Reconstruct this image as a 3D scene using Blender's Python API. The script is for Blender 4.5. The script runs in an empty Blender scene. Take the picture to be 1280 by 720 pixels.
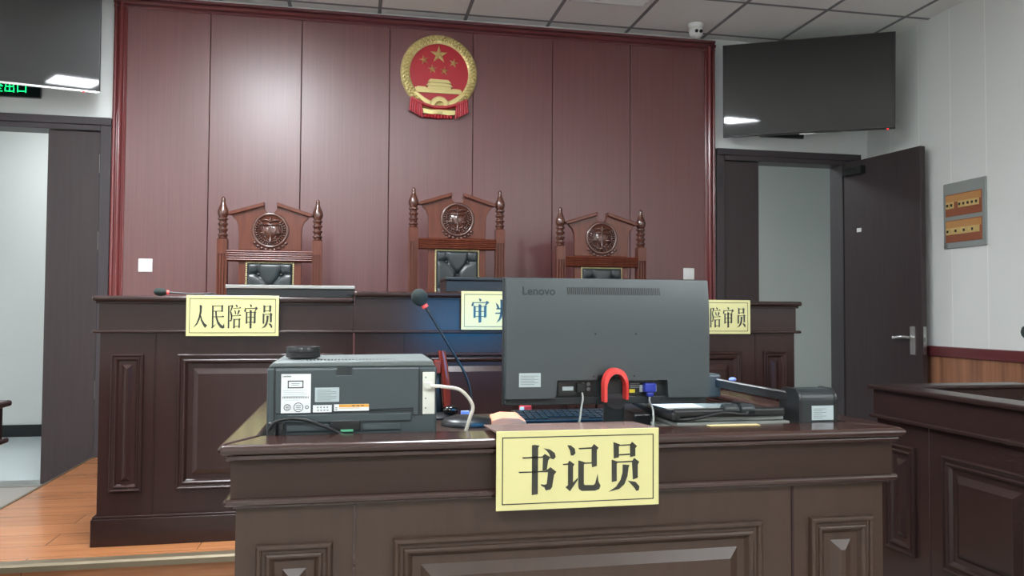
import bpy, bmesh, math, random
from mathutils import Vector, Matrix

random.seed(7)
C = bpy.context.scene.collection
scn = bpy.context.scene
PI = math.pi

# ------------------------------------------------------------------ camera
cam = bpy.data.cameras.new('camera')
cam_o = bpy.data.objects.new('camera', cam)
C.objects.link(cam_o)
cam.sensor_width = 36.0
cam.lens = 36.0 * 984.7 / 1280.0
cam.clip_start = 0.05
YAW, PITCH, ROLL = .195746, .0314986, .005418
fwd = Vector((math.sin(YAW) * math.cos(PITCH), math.cos(YAW) * math.cos(PITCH), math.sin(PITCH)))
rgt = Vector((math.cos(YAW), -math.sin(YAW), 0))
upv = rgt.cross(fwd)
r2 = math.cos(ROLL) * rgt + math.sin(ROLL) * upv
u2 = -math.sin(ROLL) * rgt + math.cos(ROLL) * upv
mw = Matrix((r2, u2, -fwd)).transposed().to_4x4()
mw.translation = Vector((0, 0, 1.11))
cam_o.matrix_world = mw
scn.camera = cam_o

# ------------------------------------------------------------------ world, exposure
w = bpy.data.worlds.new('world')
scn.world = w
w.use_nodes = True
w.node_tree.nodes['Background'].inputs[0].default_value = (.8, .9, 1, 1)
w.node_tree.nodes['Background'].inputs[1].default_value = .05
scn.view_settings.view_transform = 'Standard'
scn.view_settings.look = 'None'
scn.view_settings.gamma = 1
scn.view_settings.use_curve_mapping = False
scn.view_settings.exposure = 0.0
LIGHT = 72.0             # brightness of the lit ceiling panels
# lit ceiling panels: centre x, centre y, strength factor, length along y (tiles of the ceiling grid)
PANELS = [(-.76, 3.0, 1.0, 1.2, 'nearest the red panelling'), (-.76, -1.5, 1.0, 1.2, 'behind the viewer, reflected in both televisions'),
          (-2.56, .9, .8, .6, 'added as fill beside the left wall'), (.44, 2.1, .7, .6, 'above the clerk desk'),  # the unseen left-wall panel is added as fill light
          (2.84, -1.5, .9, 1.2, 'added as fill behind the viewer on the right')]  # unseen panel added to light the right wall
CORRIDOR = [(-2.3, 6.75, 24.0), (2.2, 6.75, 21)]  # the right-hand corridor light is added to brighten the wall there

# ------------------------------------------------------------------ helpers
def tag(o, label=None, cat=None, group=None, kind=None):
    if label: o['label'] = label
    if cat: o['category'] = cat
    if group: o['group'] = group
    if kind: o['kind'] = kind
    return o

def thing(name, label, cat, loc=(0, 0, 0), rz=0.0, group=None, kind=None):
    o = bpy.data.objects.new(name, None)
    C.objects.link(o)
    o.empty_display_size = .05
    o.location = loc
    o.rotation_euler = (0, 0, rz)
    return tag(o, label, cat, group, kind)

class MB:
    def __init__(s):
        s.v = []; s.f = []
    def add(s, vs, fs):
        n = len(s.v)
        s.v += [tuple(p) for p in vs]
        s.f += [tuple(i + n for i in f) for f in fs]
        return s
    def box(s, x0, y0, z0, x1, y1, z1):
        vs = [(x, y, z) for z in (z0, z1) for y in (y0, y1) for x in (x0, x1)]
        return s.add(vs, [(0, 2, 3, 1), (4, 5, 7, 6), (0, 1, 5, 4), (2, 6, 7, 3), (0, 4, 6, 2), (1, 3, 7, 5)])
    def prism(s, poly, a, b, f):
        """poly: 2-D outline, f(u, v, t) -> point, extruded from t=a to t=b"""
        n = len(poly)
        vs = [f(u, v, a) for u, v in poly] + [f(u, v, b) for u, v in poly]
        fs = [tuple(range(n - 1, -1, -1)), tuple(range(n, 2 * n))]
        fs += [(i, (i + 1) % n, n + (i + 1) % n, n + i) for i in range(n)]
        return s.add(vs, fs)
    def xz(s, poly, y0, y1):
        return s.prism(poly, y0, y1, lambda u, v, t: (u, t, v))
    def xy(s, poly, z0, z1):
        return s.prism(poly, z0, z1, lambda u, v, t: (u, v, t))
    def yz(s, poly, x0, x1):
        return s.prism(poly, x0, x1, lambda u, v, t: (t, u, v))
    def loft(s, loops, cap0=True, cap1=True):
        n = len(loops[0])
        vs = [p for l in loops for p in l]
        fs = []
        for k in range(len(loops) - 1):
            for i in range(n):
                j = (i + 1) % n
                fs.append((k * n + i, k * n + j, (k + 1) * n + j, (k + 1) * n + i))
        if cap0: fs.append(tuple(range(n - 1, -1, -1)))
        if cap1: fs.append(tuple(range((len(loops) - 1) * n, len(loops) * n)))
        return s.add(vs, fs)
    def tube(s, pts, r, n=10, rr=None):
        pts = [Vector(p) for p in pts]
        t0 = (pts[1] - pts[0]).normalized()
        a = Vector((0, 0, 1)) if abs(t0.z) < .9 else Vector((1, 0, 0))
        u = t0.cross(a).normalized()
        loops = []
        for i, p in enumerate(pts):
            t = (pts[min(i + 1, len(pts) - 1)] - pts[max(i - 1, 0)]).normalized()
            u = (u - t * u.dot(t)).normalized()
            q = t.cross(u)
            R = rr[i] if rr else r
            loops.append([p + u * R * math.cos(2 * PI * k / n) + q * R * math.sin(2 * PI * k / n) for k in range(n)])
        return s.loft(loops)
    def lathe(s, prof, c=(0, 0, 0), n=24, ax='z', sx=1, sy=1):
        loops = []
        for r, h in prof:
            l = []
            for k in range(n):
                a = 2 * PI * k / n
                p, q = r * sx * math.cos(a), r * sy * math.sin(a)
                if ax == 'z': l.append((c[0] + p, c[1] + q, c[2] + h))
                elif ax == 'y': l.append((c[0] + p, c[1] - h, c[2] + q))
                else: l.append((c[0] + h, c[1] + p, c[2] + q))
            loops.append(l)
        return s.loft(loops)
    def ball(s, c, r, n=10, sc=(1, 1, 1)):
        m = max(4, n // 2)
        loops = []
        for i in range(1, m):
            t = PI * i / m
            loops.append([(c[0] + sc[0] * r * math.sin(t) * math.cos(2 * PI * k / n),
                           c[1] + sc[1] * r * math.sin(t) * math.sin(2 * PI * k / n),
                           c[2] - sc[2] * r * math.cos(t)) for k in range(n)])
        return s.loft(loops)
    def xf(s, M, k0=0):
        s.v[k0:] = [tuple(M @ Vector(p)) for p in s.v[k0:]]
        return s
    def raised(s, u0, u1, v0, v1, T, prof):
        """nested rectangular loops: prof = (inset, outward); T(u, v, out) -> point"""
        loops = []
        for i, o in prof:
            loops.append([T(u0 + i, v0 + i, o), T(u1 - i, v0 + i, o), T(u1 - i, v1 - i, o), T(u0 + i, v1 - i, o)])
        return s.loft(loops, cap0=False)
    def build(s, name, mat, parent=None, bevel=0, seg=2, smooth=False, kind=None):
        me = bpy.data.meshes.new(name)
        me.from_pydata(s.v, [], s.f)
        bm = bmesh.new(); bm.from_mesh(me)
        bmesh.ops.recalc_face_normals(bm, faces=bm.faces)
        bm.to_mesh(me); bm.free()
        o = bpy.data.objects.new(name, me)
        C.objects.link(o)
        for m in (mat if isinstance(mat, (list, tuple)) else [mat]):
            me.materials.append(m)
        if smooth:
            for p in me.polygons: p.use_smooth = True
            if smooth != 'all':
                me.set_sharp_from_angle(angle=math.radians(smooth if smooth is not True else 40))
        if bevel:
            b = o.modifiers.new('bevel', 'BEVEL')
            b.width = bevel; b.segments = seg; b.limit_method = 'ANGLE'; b.angle_limit = math.radians(40)
            b.harden_normals = False
        if parent: o.parent = parent
        if kind: o['kind'] = kind
        return o

def struct(name, mb, mat, parent=None, **k):
    o = mb.build(name, mat, parent, **k)
    if parent is None: o['kind'] = 'structure'
    return o

def arc(cx, cy, r, a0, a1, n):
    return [(cx + r * math.cos(math.radians(a0 + (a1 - a0) * i / n)),
             cy + r * math.sin(math.radians(a0 + (a1 - a0) * i / n))) for i in range(n + 1)]

def bez(p, n=20):
    """smooth curve through points"""
    p = [Vector(q) for q in p]
    out = []
    for i in range(len(p) - 1):
        a, b = p[i], p[i + 1]
        ta = (p[i + 1] - p[i - 1]) / 2 if i > 0 else (b - a)
        tb = (p[i + 2] - p[i]) / 2 if i + 2 < len(p) else (b - a)
        for k in range(n):
            t = k / n
            out.append(a * (2 * t**3 - 3 * t * t + 1) + ta * (t**3 - 2 * t * t + t) + b * (-2 * t**3 + 3 * t * t) + tb * (t**3 - t * t))
    out.append(p[-1])
    return out

def text_mesh(txt, size, parent, mat, loc, name='lettering', rot=(PI / 2, 0, 0), sx=1.0, ext=.0004, align='LEFT', off=0.0):
    cu = bpy.data.curves.new('t', 'FONT')
    cu.body = txt; cu.size = size; cu.extrude = ext; cu.align_x = align; cu.offset = off
    to = bpy.data.objects.new('t', cu); C.objects.link(to)
    bpy.context.view_layer.update()
    dg = bpy.context.evaluated_depsgraph_get()
    me = bpy.data.meshes.new_from_object(to.evaluated_get(dg))
    bpy.data.objects.remove(to)
    me.name = name
    me.materials.clear(); me.materials.append(mat)
    o = bpy.data.objects.new(name, me); C.objects.link(o)
    o.location = loc; o.rotation_euler = rot; o.scale = (sx, 1, 1)
    o.parent = parent
    return o

# ------------------------------------------------------------------ materials
def lin(c):
    return tuple(((x / 255) / 12.92 if x / 255 <= .04045 else ((x / 255 + .055) / 1.055) ** 2.4) for x in c)

def mat(name, col, rough=.5, metal=0, spec=.5, coat=0, crough=.1, emit=None, estr=0, bump=0, bscale=200):
    m = bpy.data.materials.new(name); m.use_nodes = True
    b = m.node_tree.nodes['Principled BSDF']
    b.inputs['Base Color'].default_value = (*lin(col), 1)
    b.inputs['Roughness'].default_value = rough
    b.inputs['Metallic'].default_value = metal
    b.inputs['Specular IOR Level'].default_value = spec
    b.inputs['Coat Weight'].default_value = coat
    b.inputs['Coat Roughness'].default_value = crough
    if emit:
        b.inputs['Emission Color'].default_value = (*lin(emit), 1)
        b.inputs['Emission Strength'].default_value = estr
    if bump:
        nt = m.node_tree
        tc = nt.nodes.new('ShaderNodeTexCoord'); nz = nt.nodes.new('ShaderNodeTexNoise'); bp = nt.nodes.new('ShaderNodeBump')
        nz.inputs['Scale'].default_value = bscale
        bp.inputs['Strength'].default_value = bump; bp.inputs['Distance'].default_value = .002
        nt.links.new(tc.outputs['Object'], nz.inputs['Vector'])
        nt.links.new(nz.outputs['Fac'], bp.inputs['Height'])
        nt.links.new(bp.outputs['Normal'], b.inputs['Normal'])
    return m

def wood(name, c1, c2, stretch=(60, 60, 2), rough=.35, spec=.5, coat=0, crough=.15, detail=6, contrast=(.3, .7), rvar=.06):
    """stretched-noise grain; the axis with the small number is the grain direction"""
    m = bpy.data.materials.new(name); m.use_nodes = True
    nt = m.node_tree; b = nt.nodes['Principled BSDF']
    tc = nt.nodes.new('ShaderNodeTexCoord'); mp = nt.nodes.new('ShaderNodeMapping')
    mp.inputs['Scale'].default_value = stretch
    nz = nt.nodes.new('ShaderNodeTexNoise'); nz.inputs['Scale'].default_value = 1.0
    nz.inputs['Detail'].default_value = detail; nz.inputs['Roughness'].default_value = .65
    rp = nt.nodes.new('ShaderNodeValToRGB')
    rp.color_ramp.elements[0].position = contrast[0]; rp.color_ramp.elements[0].color = (*lin(c1), 1)
    rp.color_ramp.elements[1].position = contrast[1]; rp.color_ramp.elements[1].color = (*lin(c2), 1)
    L = nt.links.new
    L(tc.outputs['Object'], mp.inputs['Vector']); L(mp.outputs['Vector'], nz.inputs['Vector'])
    L(nz.outputs['Fac'], rp.inputs['Fac']); L(rp.outputs['Color'], b.inputs['Base Color'])
    mr = nt.nodes.new('ShaderNodeMapRange')
    mr.inputs['To Min'].default_value = rough - rvar; mr.inputs['To Max'].default_value = rough + rvar
    L(nz.outputs['Fac'], mr.inputs['Value']); L(mr.outputs['Result'], b.inputs['Roughness'])
    b.inputs['Specular IOR Level'].default_value = spec
    b.inputs['Coat Weight'].default_value = coat; b.inputs['Coat Roughness'].default_value = crough
    return m

def panel_wall_mat(name, col, axis, pitch, offset, glint):
    """pale wall cladding with joint highlights painted in as fine paler lines every `pitch` metres"""
    m = mat(name, col, rough=.45, spec=.3)
    nt = m.node_tree; b = nt.nodes['Principled BSDF']; L = nt.links.new
    tc = nt.nodes.new('ShaderNodeTexCoord'); sp = nt.nodes.new('ShaderNodeSeparateXYZ')
    L(tc.outputs['Object'], sp.inputs[0])
    ad = nt.nodes.new('ShaderNodeMath'); ad.operation = 'SUBTRACT'; ad.inputs[1].default_value = offset
    L(sp.outputs[axis], ad.inputs[0])
    dv = nt.nodes.new('ShaderNodeMath'); dv.operation = 'DIVIDE'; dv.inputs[1].default_value = pitch
    L(ad.outputs[0], dv.inputs[0])
    fr = nt.nodes.new('ShaderNodeMath'); fr.operation = 'FRACT'; L(dv.outputs[0], fr.inputs[0])
    lt = nt.nodes.new('ShaderNodeMath'); lt.operation = 'LESS_THAN'; lt.inputs[1].default_value = .006 / pitch
    L(fr.outputs[0], lt.inputs[0])
    mx = nt.nodes.new('ShaderNodeMix'); mx.data_type = 'RGBA'
    mx.inputs['A'].default_value = (*lin(col), 1); mx.inputs['B'].default_value = (*lin(glint), 1)
    L(lt.outputs[0], mx.inputs['Factor'])
    L(mx.outputs['Result'], b.inputs['Base Color'])
    return m

M_WALLR = panel_wall_mat('white_cladding', (232, 234, 230), 'Y', .305, .034, (250, 251, 248))  # light caught on the joints is painted in as paler colour
M_WALL = mat('white_wall_paint', (235, 238, 235), rough=.5, spec=.3, bump=.05)
M_CORR = mat('corridor_paint', (226, 228, 224), rough=.6)
M_CEIL = mat('mineral_ceiling_tile', (238, 237, 233), rough=.85, spec=.2, bump=.15, bscale=350)
M_TBAR = mat('ceiling_t_bar', (128, 128, 130), rough=.5)
M_LAMP = mat('lamp_diffuser', (255, 255, 255), emit=(244, 250, 255), estr=LIGHT)
M_BLACKBASE = mat('black_skirting', (30, 32, 34), rough=.4)
M_TILE = mat('grey_floor_tile', (160, 152, 144), rough=.3, bump=.05)
M_CORRFL = mat('corridor_floor_tile', (205, 214, 216), rough=.18)
M_STEEL = mat('brushed_steel', (176, 176, 174), rough=.3, metal=1)
M_CHROME = mat('bright_steel', (222, 222, 220), rough=.2, metal=.75)
M_NOSING = mat('stair_nosing_metal', (120, 108, 88), rough=.4, metal=.5)
M_RED = wood('red_mahogany_board', (96, 53, 54), (114, 66, 65), (110, 110, 1.2), rough=.36, spec=.85, contrast=(.25, .75))
M_REDTRIM = wood('red_mahogany_trim', (108, 46, 48), (128, 60, 60), (80, 80, 2), rough=.2, spec=.8)
M_REDTRIMX = wood('red_mahogany_trim_level', (90, 40, 44), (114, 54, 56), (2, 80, 80), rough=.3, spec=.6)
M_GAP = mat('dark_joint', (40, 18, 20), rough=.8)
M_DESK = wood('dark_walnut_desk', (50, 36, 30), (56, 41, 34), (2.5, 40, 40), rough=.4, spec=.3, rvar=.01)
M_DESKV = wood('dark_walnut_upright', (62, 48, 40), (68, 53, 44), (40, 40, 2.5), rough=.38, spec=.4, rvar=.01)
M_MOULD = wood('walnut_moulding', (48, 30, 26), (58, 36, 31), (3, 50, 50), rough=.18, spec=.8, rvar=.01)
M_BENCH = wood('dark_bench_wood', (44, 29, 27), (49, 33, 30), (2.5, 20, 20), rough=.22, spec=.42, rvar=.006)
M_BENCHV = wood('dark_bench_upright', (46, 29, 27), (52, 33, 30), (20, 20, 2.5), rough=.24, spec=.42, rvar=.006)
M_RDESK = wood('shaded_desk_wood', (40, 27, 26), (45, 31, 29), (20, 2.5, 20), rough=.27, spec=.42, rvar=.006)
M_CHAIR = wood('chair_wood', (84, 40, 28), (102, 53, 37), (40, 40, 3), rough=.26, spec=.42, rvar=.015)
M_CARVE = wood('carved_chair_wood', (74, 42, 33), (90, 52, 40), (50, 50, 8), rough=.18, spec=1.0, rvar=.01)
M_LEATHER = mat('black_leather', (36, 42, 44), rough=.32, spec=.6, bump=.1, bscale=500)
M_BRASS = mat('brass_nails', (214, 200, 150), rough=.35, metal=.4)
M_DOOR = wood('dark_door_wood', (52, 42, 44), (62, 51, 52), (50, 50, 2), rough=.42, spec=.4)
M_DOORFR = wood('dark_door_frame', (56, 50, 54), (64, 57, 60), (50, 50, 3), rough=.4, spec=.4)
M_GOLDSHEET = mat('gold_acrylic_plate', (212, 206, 146), rough=.2, spec=.6)
M_PLATEEDGE = mat('plate_flap', (140, 116, 110), rough=.2, spec=.6)
M_INK = mat('black_ink', (40, 42, 34), rough=.16, spec=.7)
M_GOLD = mat('emblem_gold', (216, 198, 134), rough=.3, metal=.35)
M_EMBRED = mat('emblem_red', (176, 36, 48), rough=.35)
M_MON = mat('dark_grey_plastic', (54, 63, 66), rough=.4, spec=.8, bump=.04, bscale=900)
M_MONDK = mat('charcoal_plastic', (36, 42, 44), rough=.4)
M_BLACK = mat('black_plastic', (24, 26, 27), rough=.35)
M_STEM = mat('dark_steel_stem', (30, 31, 33), rough=.3, spec=.6)
M_RAIL = wood('red_mahogany_rail', (96, 44, 48), (112, 56, 58), (60, 2, 60), rough=.35)
M_BLACKG = mat('glossy_black', (14, 15, 16), rough=.08, spec=.6)
M_SCREEN = mat('tv_glass', (10, 11, 11), rough=.34, spec=.3, coat=.9, crough=.03)
M_LOGO = mat('logo_grey', (30, 38, 42), rough=.4)
M_PRN = mat('printer_plastic', (60, 70, 73), rough=.45, bump=.05, bscale=900)
M_PRNTOP = mat('printer_top_plastic', (100, 108, 107), rough=.5)
M_WHITE = mat('white_plastic', (232, 233, 230), rough=.35)
M_IVORY = mat('ivory_plastic', (214, 216, 204), rough=.45)
M_STICK = mat('white_sticker', (232, 236, 236), rough=.4)
M_STICKG = mat('grey_sticker', (178, 192, 194), rough=.4)
M_PRINT = mat('sticker_print', (120, 126, 126), rough=.5)
M_PRINTD = mat('dark_sticker_print', (52, 56, 58), rough=.5)
M_ORANGE = mat('orange_sticker', (226, 164, 60), rough=.45)
M_YEL = mat('yellow_sticker', (226, 206, 50), rough=.5)
M_REDPL = mat('red_plastic', (216, 62, 58), rough=.3)
M_REDGL = mat('red_glossy_plastic', (124, 44, 34), rough=.14, spec=.6)
M_BLUE = mat('blue_plastic', (38, 56, 160), rough=.35)
M_LBLUE = mat('light_blue_plastic', (130, 150, 220), rough=.4)
M_CABLEW = mat('white_cable', (206, 202, 190), rough=.4)
M_CABLEG = mat('grey_cable', (150, 156, 152), rough=.4)
M_FOAM = mat('black_foam', (38, 46, 44), rough=.95, bump=.4, bscale=700)
M_PINK = mat('pink_ring', (232, 90, 84), rough=.4, emit=(255, 80, 70), estr=.3)
M_PACK = mat('orange_paper', (226, 150, 116), rough=.6)
M_PAPER = mat('white_paper', (236, 238, 236), rough=.6)
M_PAPERG = mat('grey_board', (128, 132, 128), rough=.5)
M_MANILA = mat('manila_card', (196, 178, 130), rough=.6)
M_GREYBOX = mat('grey_metal_box', (146, 152, 148), rough=.4)
M_AMBER = mat('amber_breaker_cover', (196, 142, 84), rough=.3)
M_AMBERD = mat('brown_breaker', (150, 84, 56), rough=.35)
M_CREAM = mat('cream_breaker', (214, 184, 120), rough=.4)
M_SIGNBLK = mat('exit_sign_face', (14, 30, 28), rough=.3)
M_GREEN = mat('green_exit_light', (20, 220, 120), emit=(20, 255, 130), estr=2.2)
M_LED = mat('red_standby_light', (255, 40, 40), emit=(255, 30, 30), estr=3)
M_BLUESCR = mat('lit_monitor_screen', (20, 30, 60), rough=.3, emit=(60, 180, 255), estr=8)

# floors with planks
def plank_mat(name, c1, c2):
    m = wood(name, c1, c2, (3, 60, 60), rough=.22, spec=.5, contrast=(.3, .72))
    nt = m.node_tree; b = nt.nodes['Principled BSDF']; L = nt.links.new
    tc = nt.nodes.new('ShaderNodeTexCoord')
    bk = nt.nodes.new('ShaderNodeTexBrick')
    bk.inputs['Scale'].default_value = 1; bk.inputs['Brick Width'].default_value = 1.2; bk.inputs['Row Height'].default_value = .165
    bk.inputs['Mortar Size'].default_value = .0016
    bk.inputs['Color1'].default_value = (1, 1, 1, 1); bk.inputs['Color2'].default_value = (.8, .77, .74, 1); bk.inputs['Mortar'].default_value = (.35, .3, .28, 1)
    L(tc.outputs['Object'], bk.inputs['Vector'])
    mx = nt.nodes.new('ShaderNodeMix'); mx.data_type = 'RGBA'; mx.blend_type = 'MULTIPLY'; mx.inputs['Factor'].default_value = 1
    src = b.inputs['Base Color'].links[0].from_socket
    L(src, mx.inputs['A']); L(bk.outputs['Color'], mx.inputs['B'])
    L(mx.outputs['Result'], b.inputs['Base Color'])
    return m
M_PLANK = plank_mat('orange_laminate', (156, 98, 60), (184, 126, 84))
def wains_mat():
    m = wood('zebrano_wainscot', (118, 76, 58), (172, 122, 92), (50, 26, .8), rough=.4, contrast=(.3, .7), detail=3)
    return m
M_WAINS = wains_mat()

# ================================================================== ROOM SHELL
XL, XR, YB, YF, ZC = -2.84, 3.93, 5.5, -4.2, 3.19
struct('floor', MB().box(XL - .1, YF - .1, -.06, XR + .1, YB + .12, 0), M_TILE)
struct('ceiling', MB().box(XL - .1, YF - .1, ZC, XR + .1, YB + .12, ZC + .08), M_CEIL)
g = MB()
xs = [.14 + .6 * k for k in range(-5, 7)]
ys = [5.40 - .6 * k for k in range(0, 16)]
for x in xs: g.box(x - .012, YF, ZC - .003, x + .012, YB, ZC + .002)
for y in ys: g.box(XL, y - .012, ZC - .0026, XR, y + .012, ZC + .002)
struct('trim_1', g, M_TBAR)

# back wall with two door openings
DT = 2.356     # frame outer top
LD0, LD1 = -2.80, -1.565
RD0, RD1 = 2.650, 3.856
b = MB()
b.box(XL, YB, 0, LD0, YB + .14, ZC); b.box(LD0, YB, DT, LD1, YB + .14, ZC)
b.box(LD1, YB, 0, RD0, YB + .14, ZC)
b.box(RD0, YB, DT, RD1, YB + .14, ZC); b.box(RD1, YB, 0, XR, YB + .14, ZC)
struct('wall_back', b, M_WALL)
struct('wall_right', MB().box(XR, YF, 0, XR + .12, YB + .14, ZC), M_WALLR)
struct('wall_left', MB().box(XL - .12, YF, 0, XL, YB + .14, ZC), M_WALL)
struct('wall_front', MB().box(XL - .12, YF - .12, 0, XR + .12, YF, ZC), M_WALL)
# wainscot and rail on the right wall
struct('trim_2', MB().box(XR - .012, YF, .08, XR, YB, .83), M_WAINS)
struct('trim_3', MB().box(XR - .03, YF, .828, XR, YB, .898), M_RAIL, bevel=.006)
struct('baseboard_right', MB().box(XR - .018, YF, 0, XR, YB, .08), M_REDTRIM)

# corridor beyond the doors
CY = 7.65
b = MB()
b.box(-4.6, CY, 0, 5.4, CY + .1, 2.9); b.box(-4.7, YB + .14, 0, -4.6, CY, 2.9); b.box(5.4, YB + .14, 0, 5.5, CY, 2.9)
b.box(-4.7, YB + .14, 2.9, 5.5, CY + .1, 3.0)
b.box(-4.7, YB + .135, 0, XL - .12, YB + .145, 2.9); b.box(XR + .12, YB + .135, 0, 5.5, YB + .145, 2.9)
struct('wall_corridor', b, M_CORR)
struct('floor_corridor', MB().box(-4.7, YB + .12, -.06, 5.5, CY + .1, .001), M_CORRFL)
struct('baseboard_corridor', MB().box(-4.6, CY - .014, 0, 5.4, CY, .105), M_BLACKBASE)

# panelled feature wall: boards, dark joints, moulded frame
PX0, PX1, PZ1 = -1.560, 2.632, 3.168
struct('wall_panelling', MB().box(PX0 + .02, 5.478, .175, PX1 - .02, 5.499, PZ1 - .02), M_GAP)
cuts = [PX0 + .085, -.963, -.377, .212, .795, 1.372, 1.961, PX1 - .085]
for i in range(7):
    struct('wall_board', MB().box(cuts[i] + (.002 if i else 0), 5.462, .176, cuts[i + 1] - .002, 5.478, PZ1 - .085), M_RED, bevel=.002, seg=1)
def frame_prof(w0):   # (distance across, outward)
    return [(0, 0), (0, .030), (.004, .040), (.012, .044), (.020, .040), (.025, .028), (.030, .028), (.034, .044), (.042, .051), (.050, .051), (.058, .044), (.062, .030), (.066, .028), (.069, .036), (.076, .040), (.083, .036), (.087, .024), (.1, .020), (.1, 0)]
pf = frame_prof(.1)
mb = MB()
mb.prism([(PX0 + a, 5.499 - o) for a, o in pf], .176, PZ1 - .05, lambda u, v, t: (u, v, t))
struct('trim_4', mb, M_REDTRIM)
mb = MB(); mb.prism([(PX1 - a, 5.499 - o) for a, o in pf], .176, PZ1 - .05, lambda u, v, t: (u, v, t))
struct('trim_5', mb, M_REDTRIM)
mb = MB(); mb.prism([(5.499 - o - .001, PZ1 - a) for a, o in pf], PX0, PX1, lambda u, v, t: (t, u, v))
struct('trim_6', mb, M_REDTRIMX)

# raised platform with plank floor, metal nosing
ZP = .175
struct('floor_platform', MB().box(-1.628, 3.235, .002, 2.66, 5.499, ZP), M_PLANK)
n = MB()
n.prism([(3.205, .150), (3.205, .170), (3.212, .178), (3.26, .178), (3.26, .1755), (3.236, .1752), (3.236, .150)], -1.63, 2.66, lambda u, v, t: (t, u, v))
struct('trim_7', n, M_NOSING)
struct('trim_8', MB().box(-1.636, 3.235, .1, -1.622, 5.499, .1785), M_NOSING)

# ------------------------------------------------------------------ doors
def door_frame(mb, x0, x1, jl, jr):
    """frame: jambs of width jl / jr, head, stop bead"""
    y0 = 5.475
    mb.box(x0, y0, 0, x0 + jl, 5.64, DT); mb.box(x1 - jr, y0, 0, x1, 5.64, DT)
    mb.box(x0 + jl, y0, DT - .085, x1 - jr, 5.64, DT)
    mb.box(x0 - .0, y0 - .012, DT - .05, x1, y0, DT)
# left door: small leaf shut (next to the panelling), big leaf stands open out of frame
d = thing('door_1', None, None, (0, 0, 0), kind='structure')
mb = MB(); door_frame(mb, LD0, LD1, .05, .066)
mb.build('door_frame', M_DOORFR, d, bevel=.004)
LH = DT - .085
sl = MB().box(-1.945, 5.50, .01, LD1 - .068, 5.545, LH - .004).build('small_leaf', M_DOOR, d, bevel=.003)
for z in (2.06, 1.56, .60):
    MB().box(LD1 - .072, 5.490, z - .06, LD1 - .060, 5.502, z + .06).build('hinge', M_STEEL, sl, bevel=.002)
mb = MB().box(LD0 - .035, 4.78, .02, LD0 + .01, 5.47, LH - .004)
ml = mb.build('main_leaf', M_DOOR, d, bevel=.003)
hd = MB(); hd.box(LD0 + .01, 4.84, .86, LD0 + .02, 4.88, 1.09); hd.tube([(LD0 + .02, 4.86, 1.0), (LD0 + .06, 4.86, 1.0)], .009); hd.tube([(LD0 + .058, 4.86, 1.0), (LD0 + .06, 4.98, 1.0)], .009)
hd.build('handle', M_CHROME, ml, smooth=True)
MB().box(LD0 + .05, 5.48, .001, -1.63, 5.64, .012).build('threshold', M_STEEL, d)
# right door: small leaf shut, big leaf open towards the room beside the right wall
d = thing('door_2', None, None, (0, 0, 0), kind='structure')
mb = MB(); door_frame(mb, RD0, RD1, .064, .16)
mb.build('door_frame', M_DOORFR, d, bevel=.004)
sl = MB().box(RD0 + .066, 5.50, .01, 3.004, 5.545, LH - .004).build('small_leaf', M_DOOR, d, bevel=.003)
for z in (2.09, 1.56, .60):
    MB().box(RD0 + .058, 5.490, z - .06, RD0 + .070, 5.502, z + .06).build('hinge', M_STEEL, sl, bevel=.002)
a = math.atan2(.11, .70)
LW = .715
ml = MB().box(-.0, -LW, .02, .045, 0, LH + .01).build('main_leaf', M_DOOR, d, bevel=.003)
ml.location = (3.705, 5.468, 0); ml.rotation_euler = (0, 0, a)
def on_leaf(mb, name, m, **k):
    o = mb.build(name, m, ml, **k); return o
hd = MB(); hd.box(-.009, -LW + .055, .835, 0, -LW + .095, 1.03)
hd.tube([(-.009, -LW + .075, .955), (-.05, -LW + .075, .955)], .009)
hd.tube(bez([(-.048, -LW + .068, .955), (-.054, -LW + .13, .957), (-.05, -LW + .20, .95)], 8), .009)
hd.ball((-.05, -LW + .20, .95), .012)
on_leaf(hd, 'handle', M_CHROME, smooth=True)
lk = MB(); lk.box(.010, -LW - .003, .84, .036, -LW + .001, 1.03); lk.box(.016, -LW - .012, .93, .030, -LW - .003, .955)
on_leaf(lk, 'lock_plate', M_STEEL, bevel=.001)
o = on_leaf(MB().box(-.0015, -.175, 1.735, 0, -.13, 1.765), 'tag', M_WHITE, bevel=.0005)
o['label'] = 'small white tag'
o = on_leaf(MB().box(-.05, -.22, LH - .10, 0, -.03, LH - .04), 'door_closer', M_BLACK, bevel=.004)

# ================================================================== CEILING THINGS
for i, (x, y, k, ly, where) in enumerate(PANELS):
    t = thing('ceiling_light', 'white ceiling light panel ' + where, 'ceiling light', (x, y, ZC), group='ceiling light panels')
    hy = ly / 2
    fr = MB()
    fr.raised(-.3, .3, -hy, hy, lambda u, v, o: (u, v, -o), [(0, .0), (0, .012), (.022, .012), (.024, .006)])
    fr.build('frame', M_WHITE, t)
    m = M_LAMP.copy(); m.node_tree.nodes['Principled BSDF'].inputs['Emission Strength'].default_value = LIGHT * k
    MB().box(-.277, -hy + .023, -.008, .277, hy - .023, -.004).build('diffuser', m, t)
for i, (x, y, k) in enumerate(CORRIDOR):
    t = thing('ceiling_light', 'corridor ceiling light %s door' % ('beyond the left' if i == 0 else 'added as fill beyond the right'), 'ceiling light', (x, y, 2.9), group='corridor lights')
    MB().box(-.31, -.31, -.03, .31, .31, 0).build('frame', M_WHITE, t, bevel=.004)
    m = M_LAMP.copy(); m.node_tree.nodes['Principled BSDF'].inputs['Emission Strength'].default_value = k
    MB().box(-.29, -.29, -.034, .29, .29, -.0305).build('diffuser', m, t)

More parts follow.
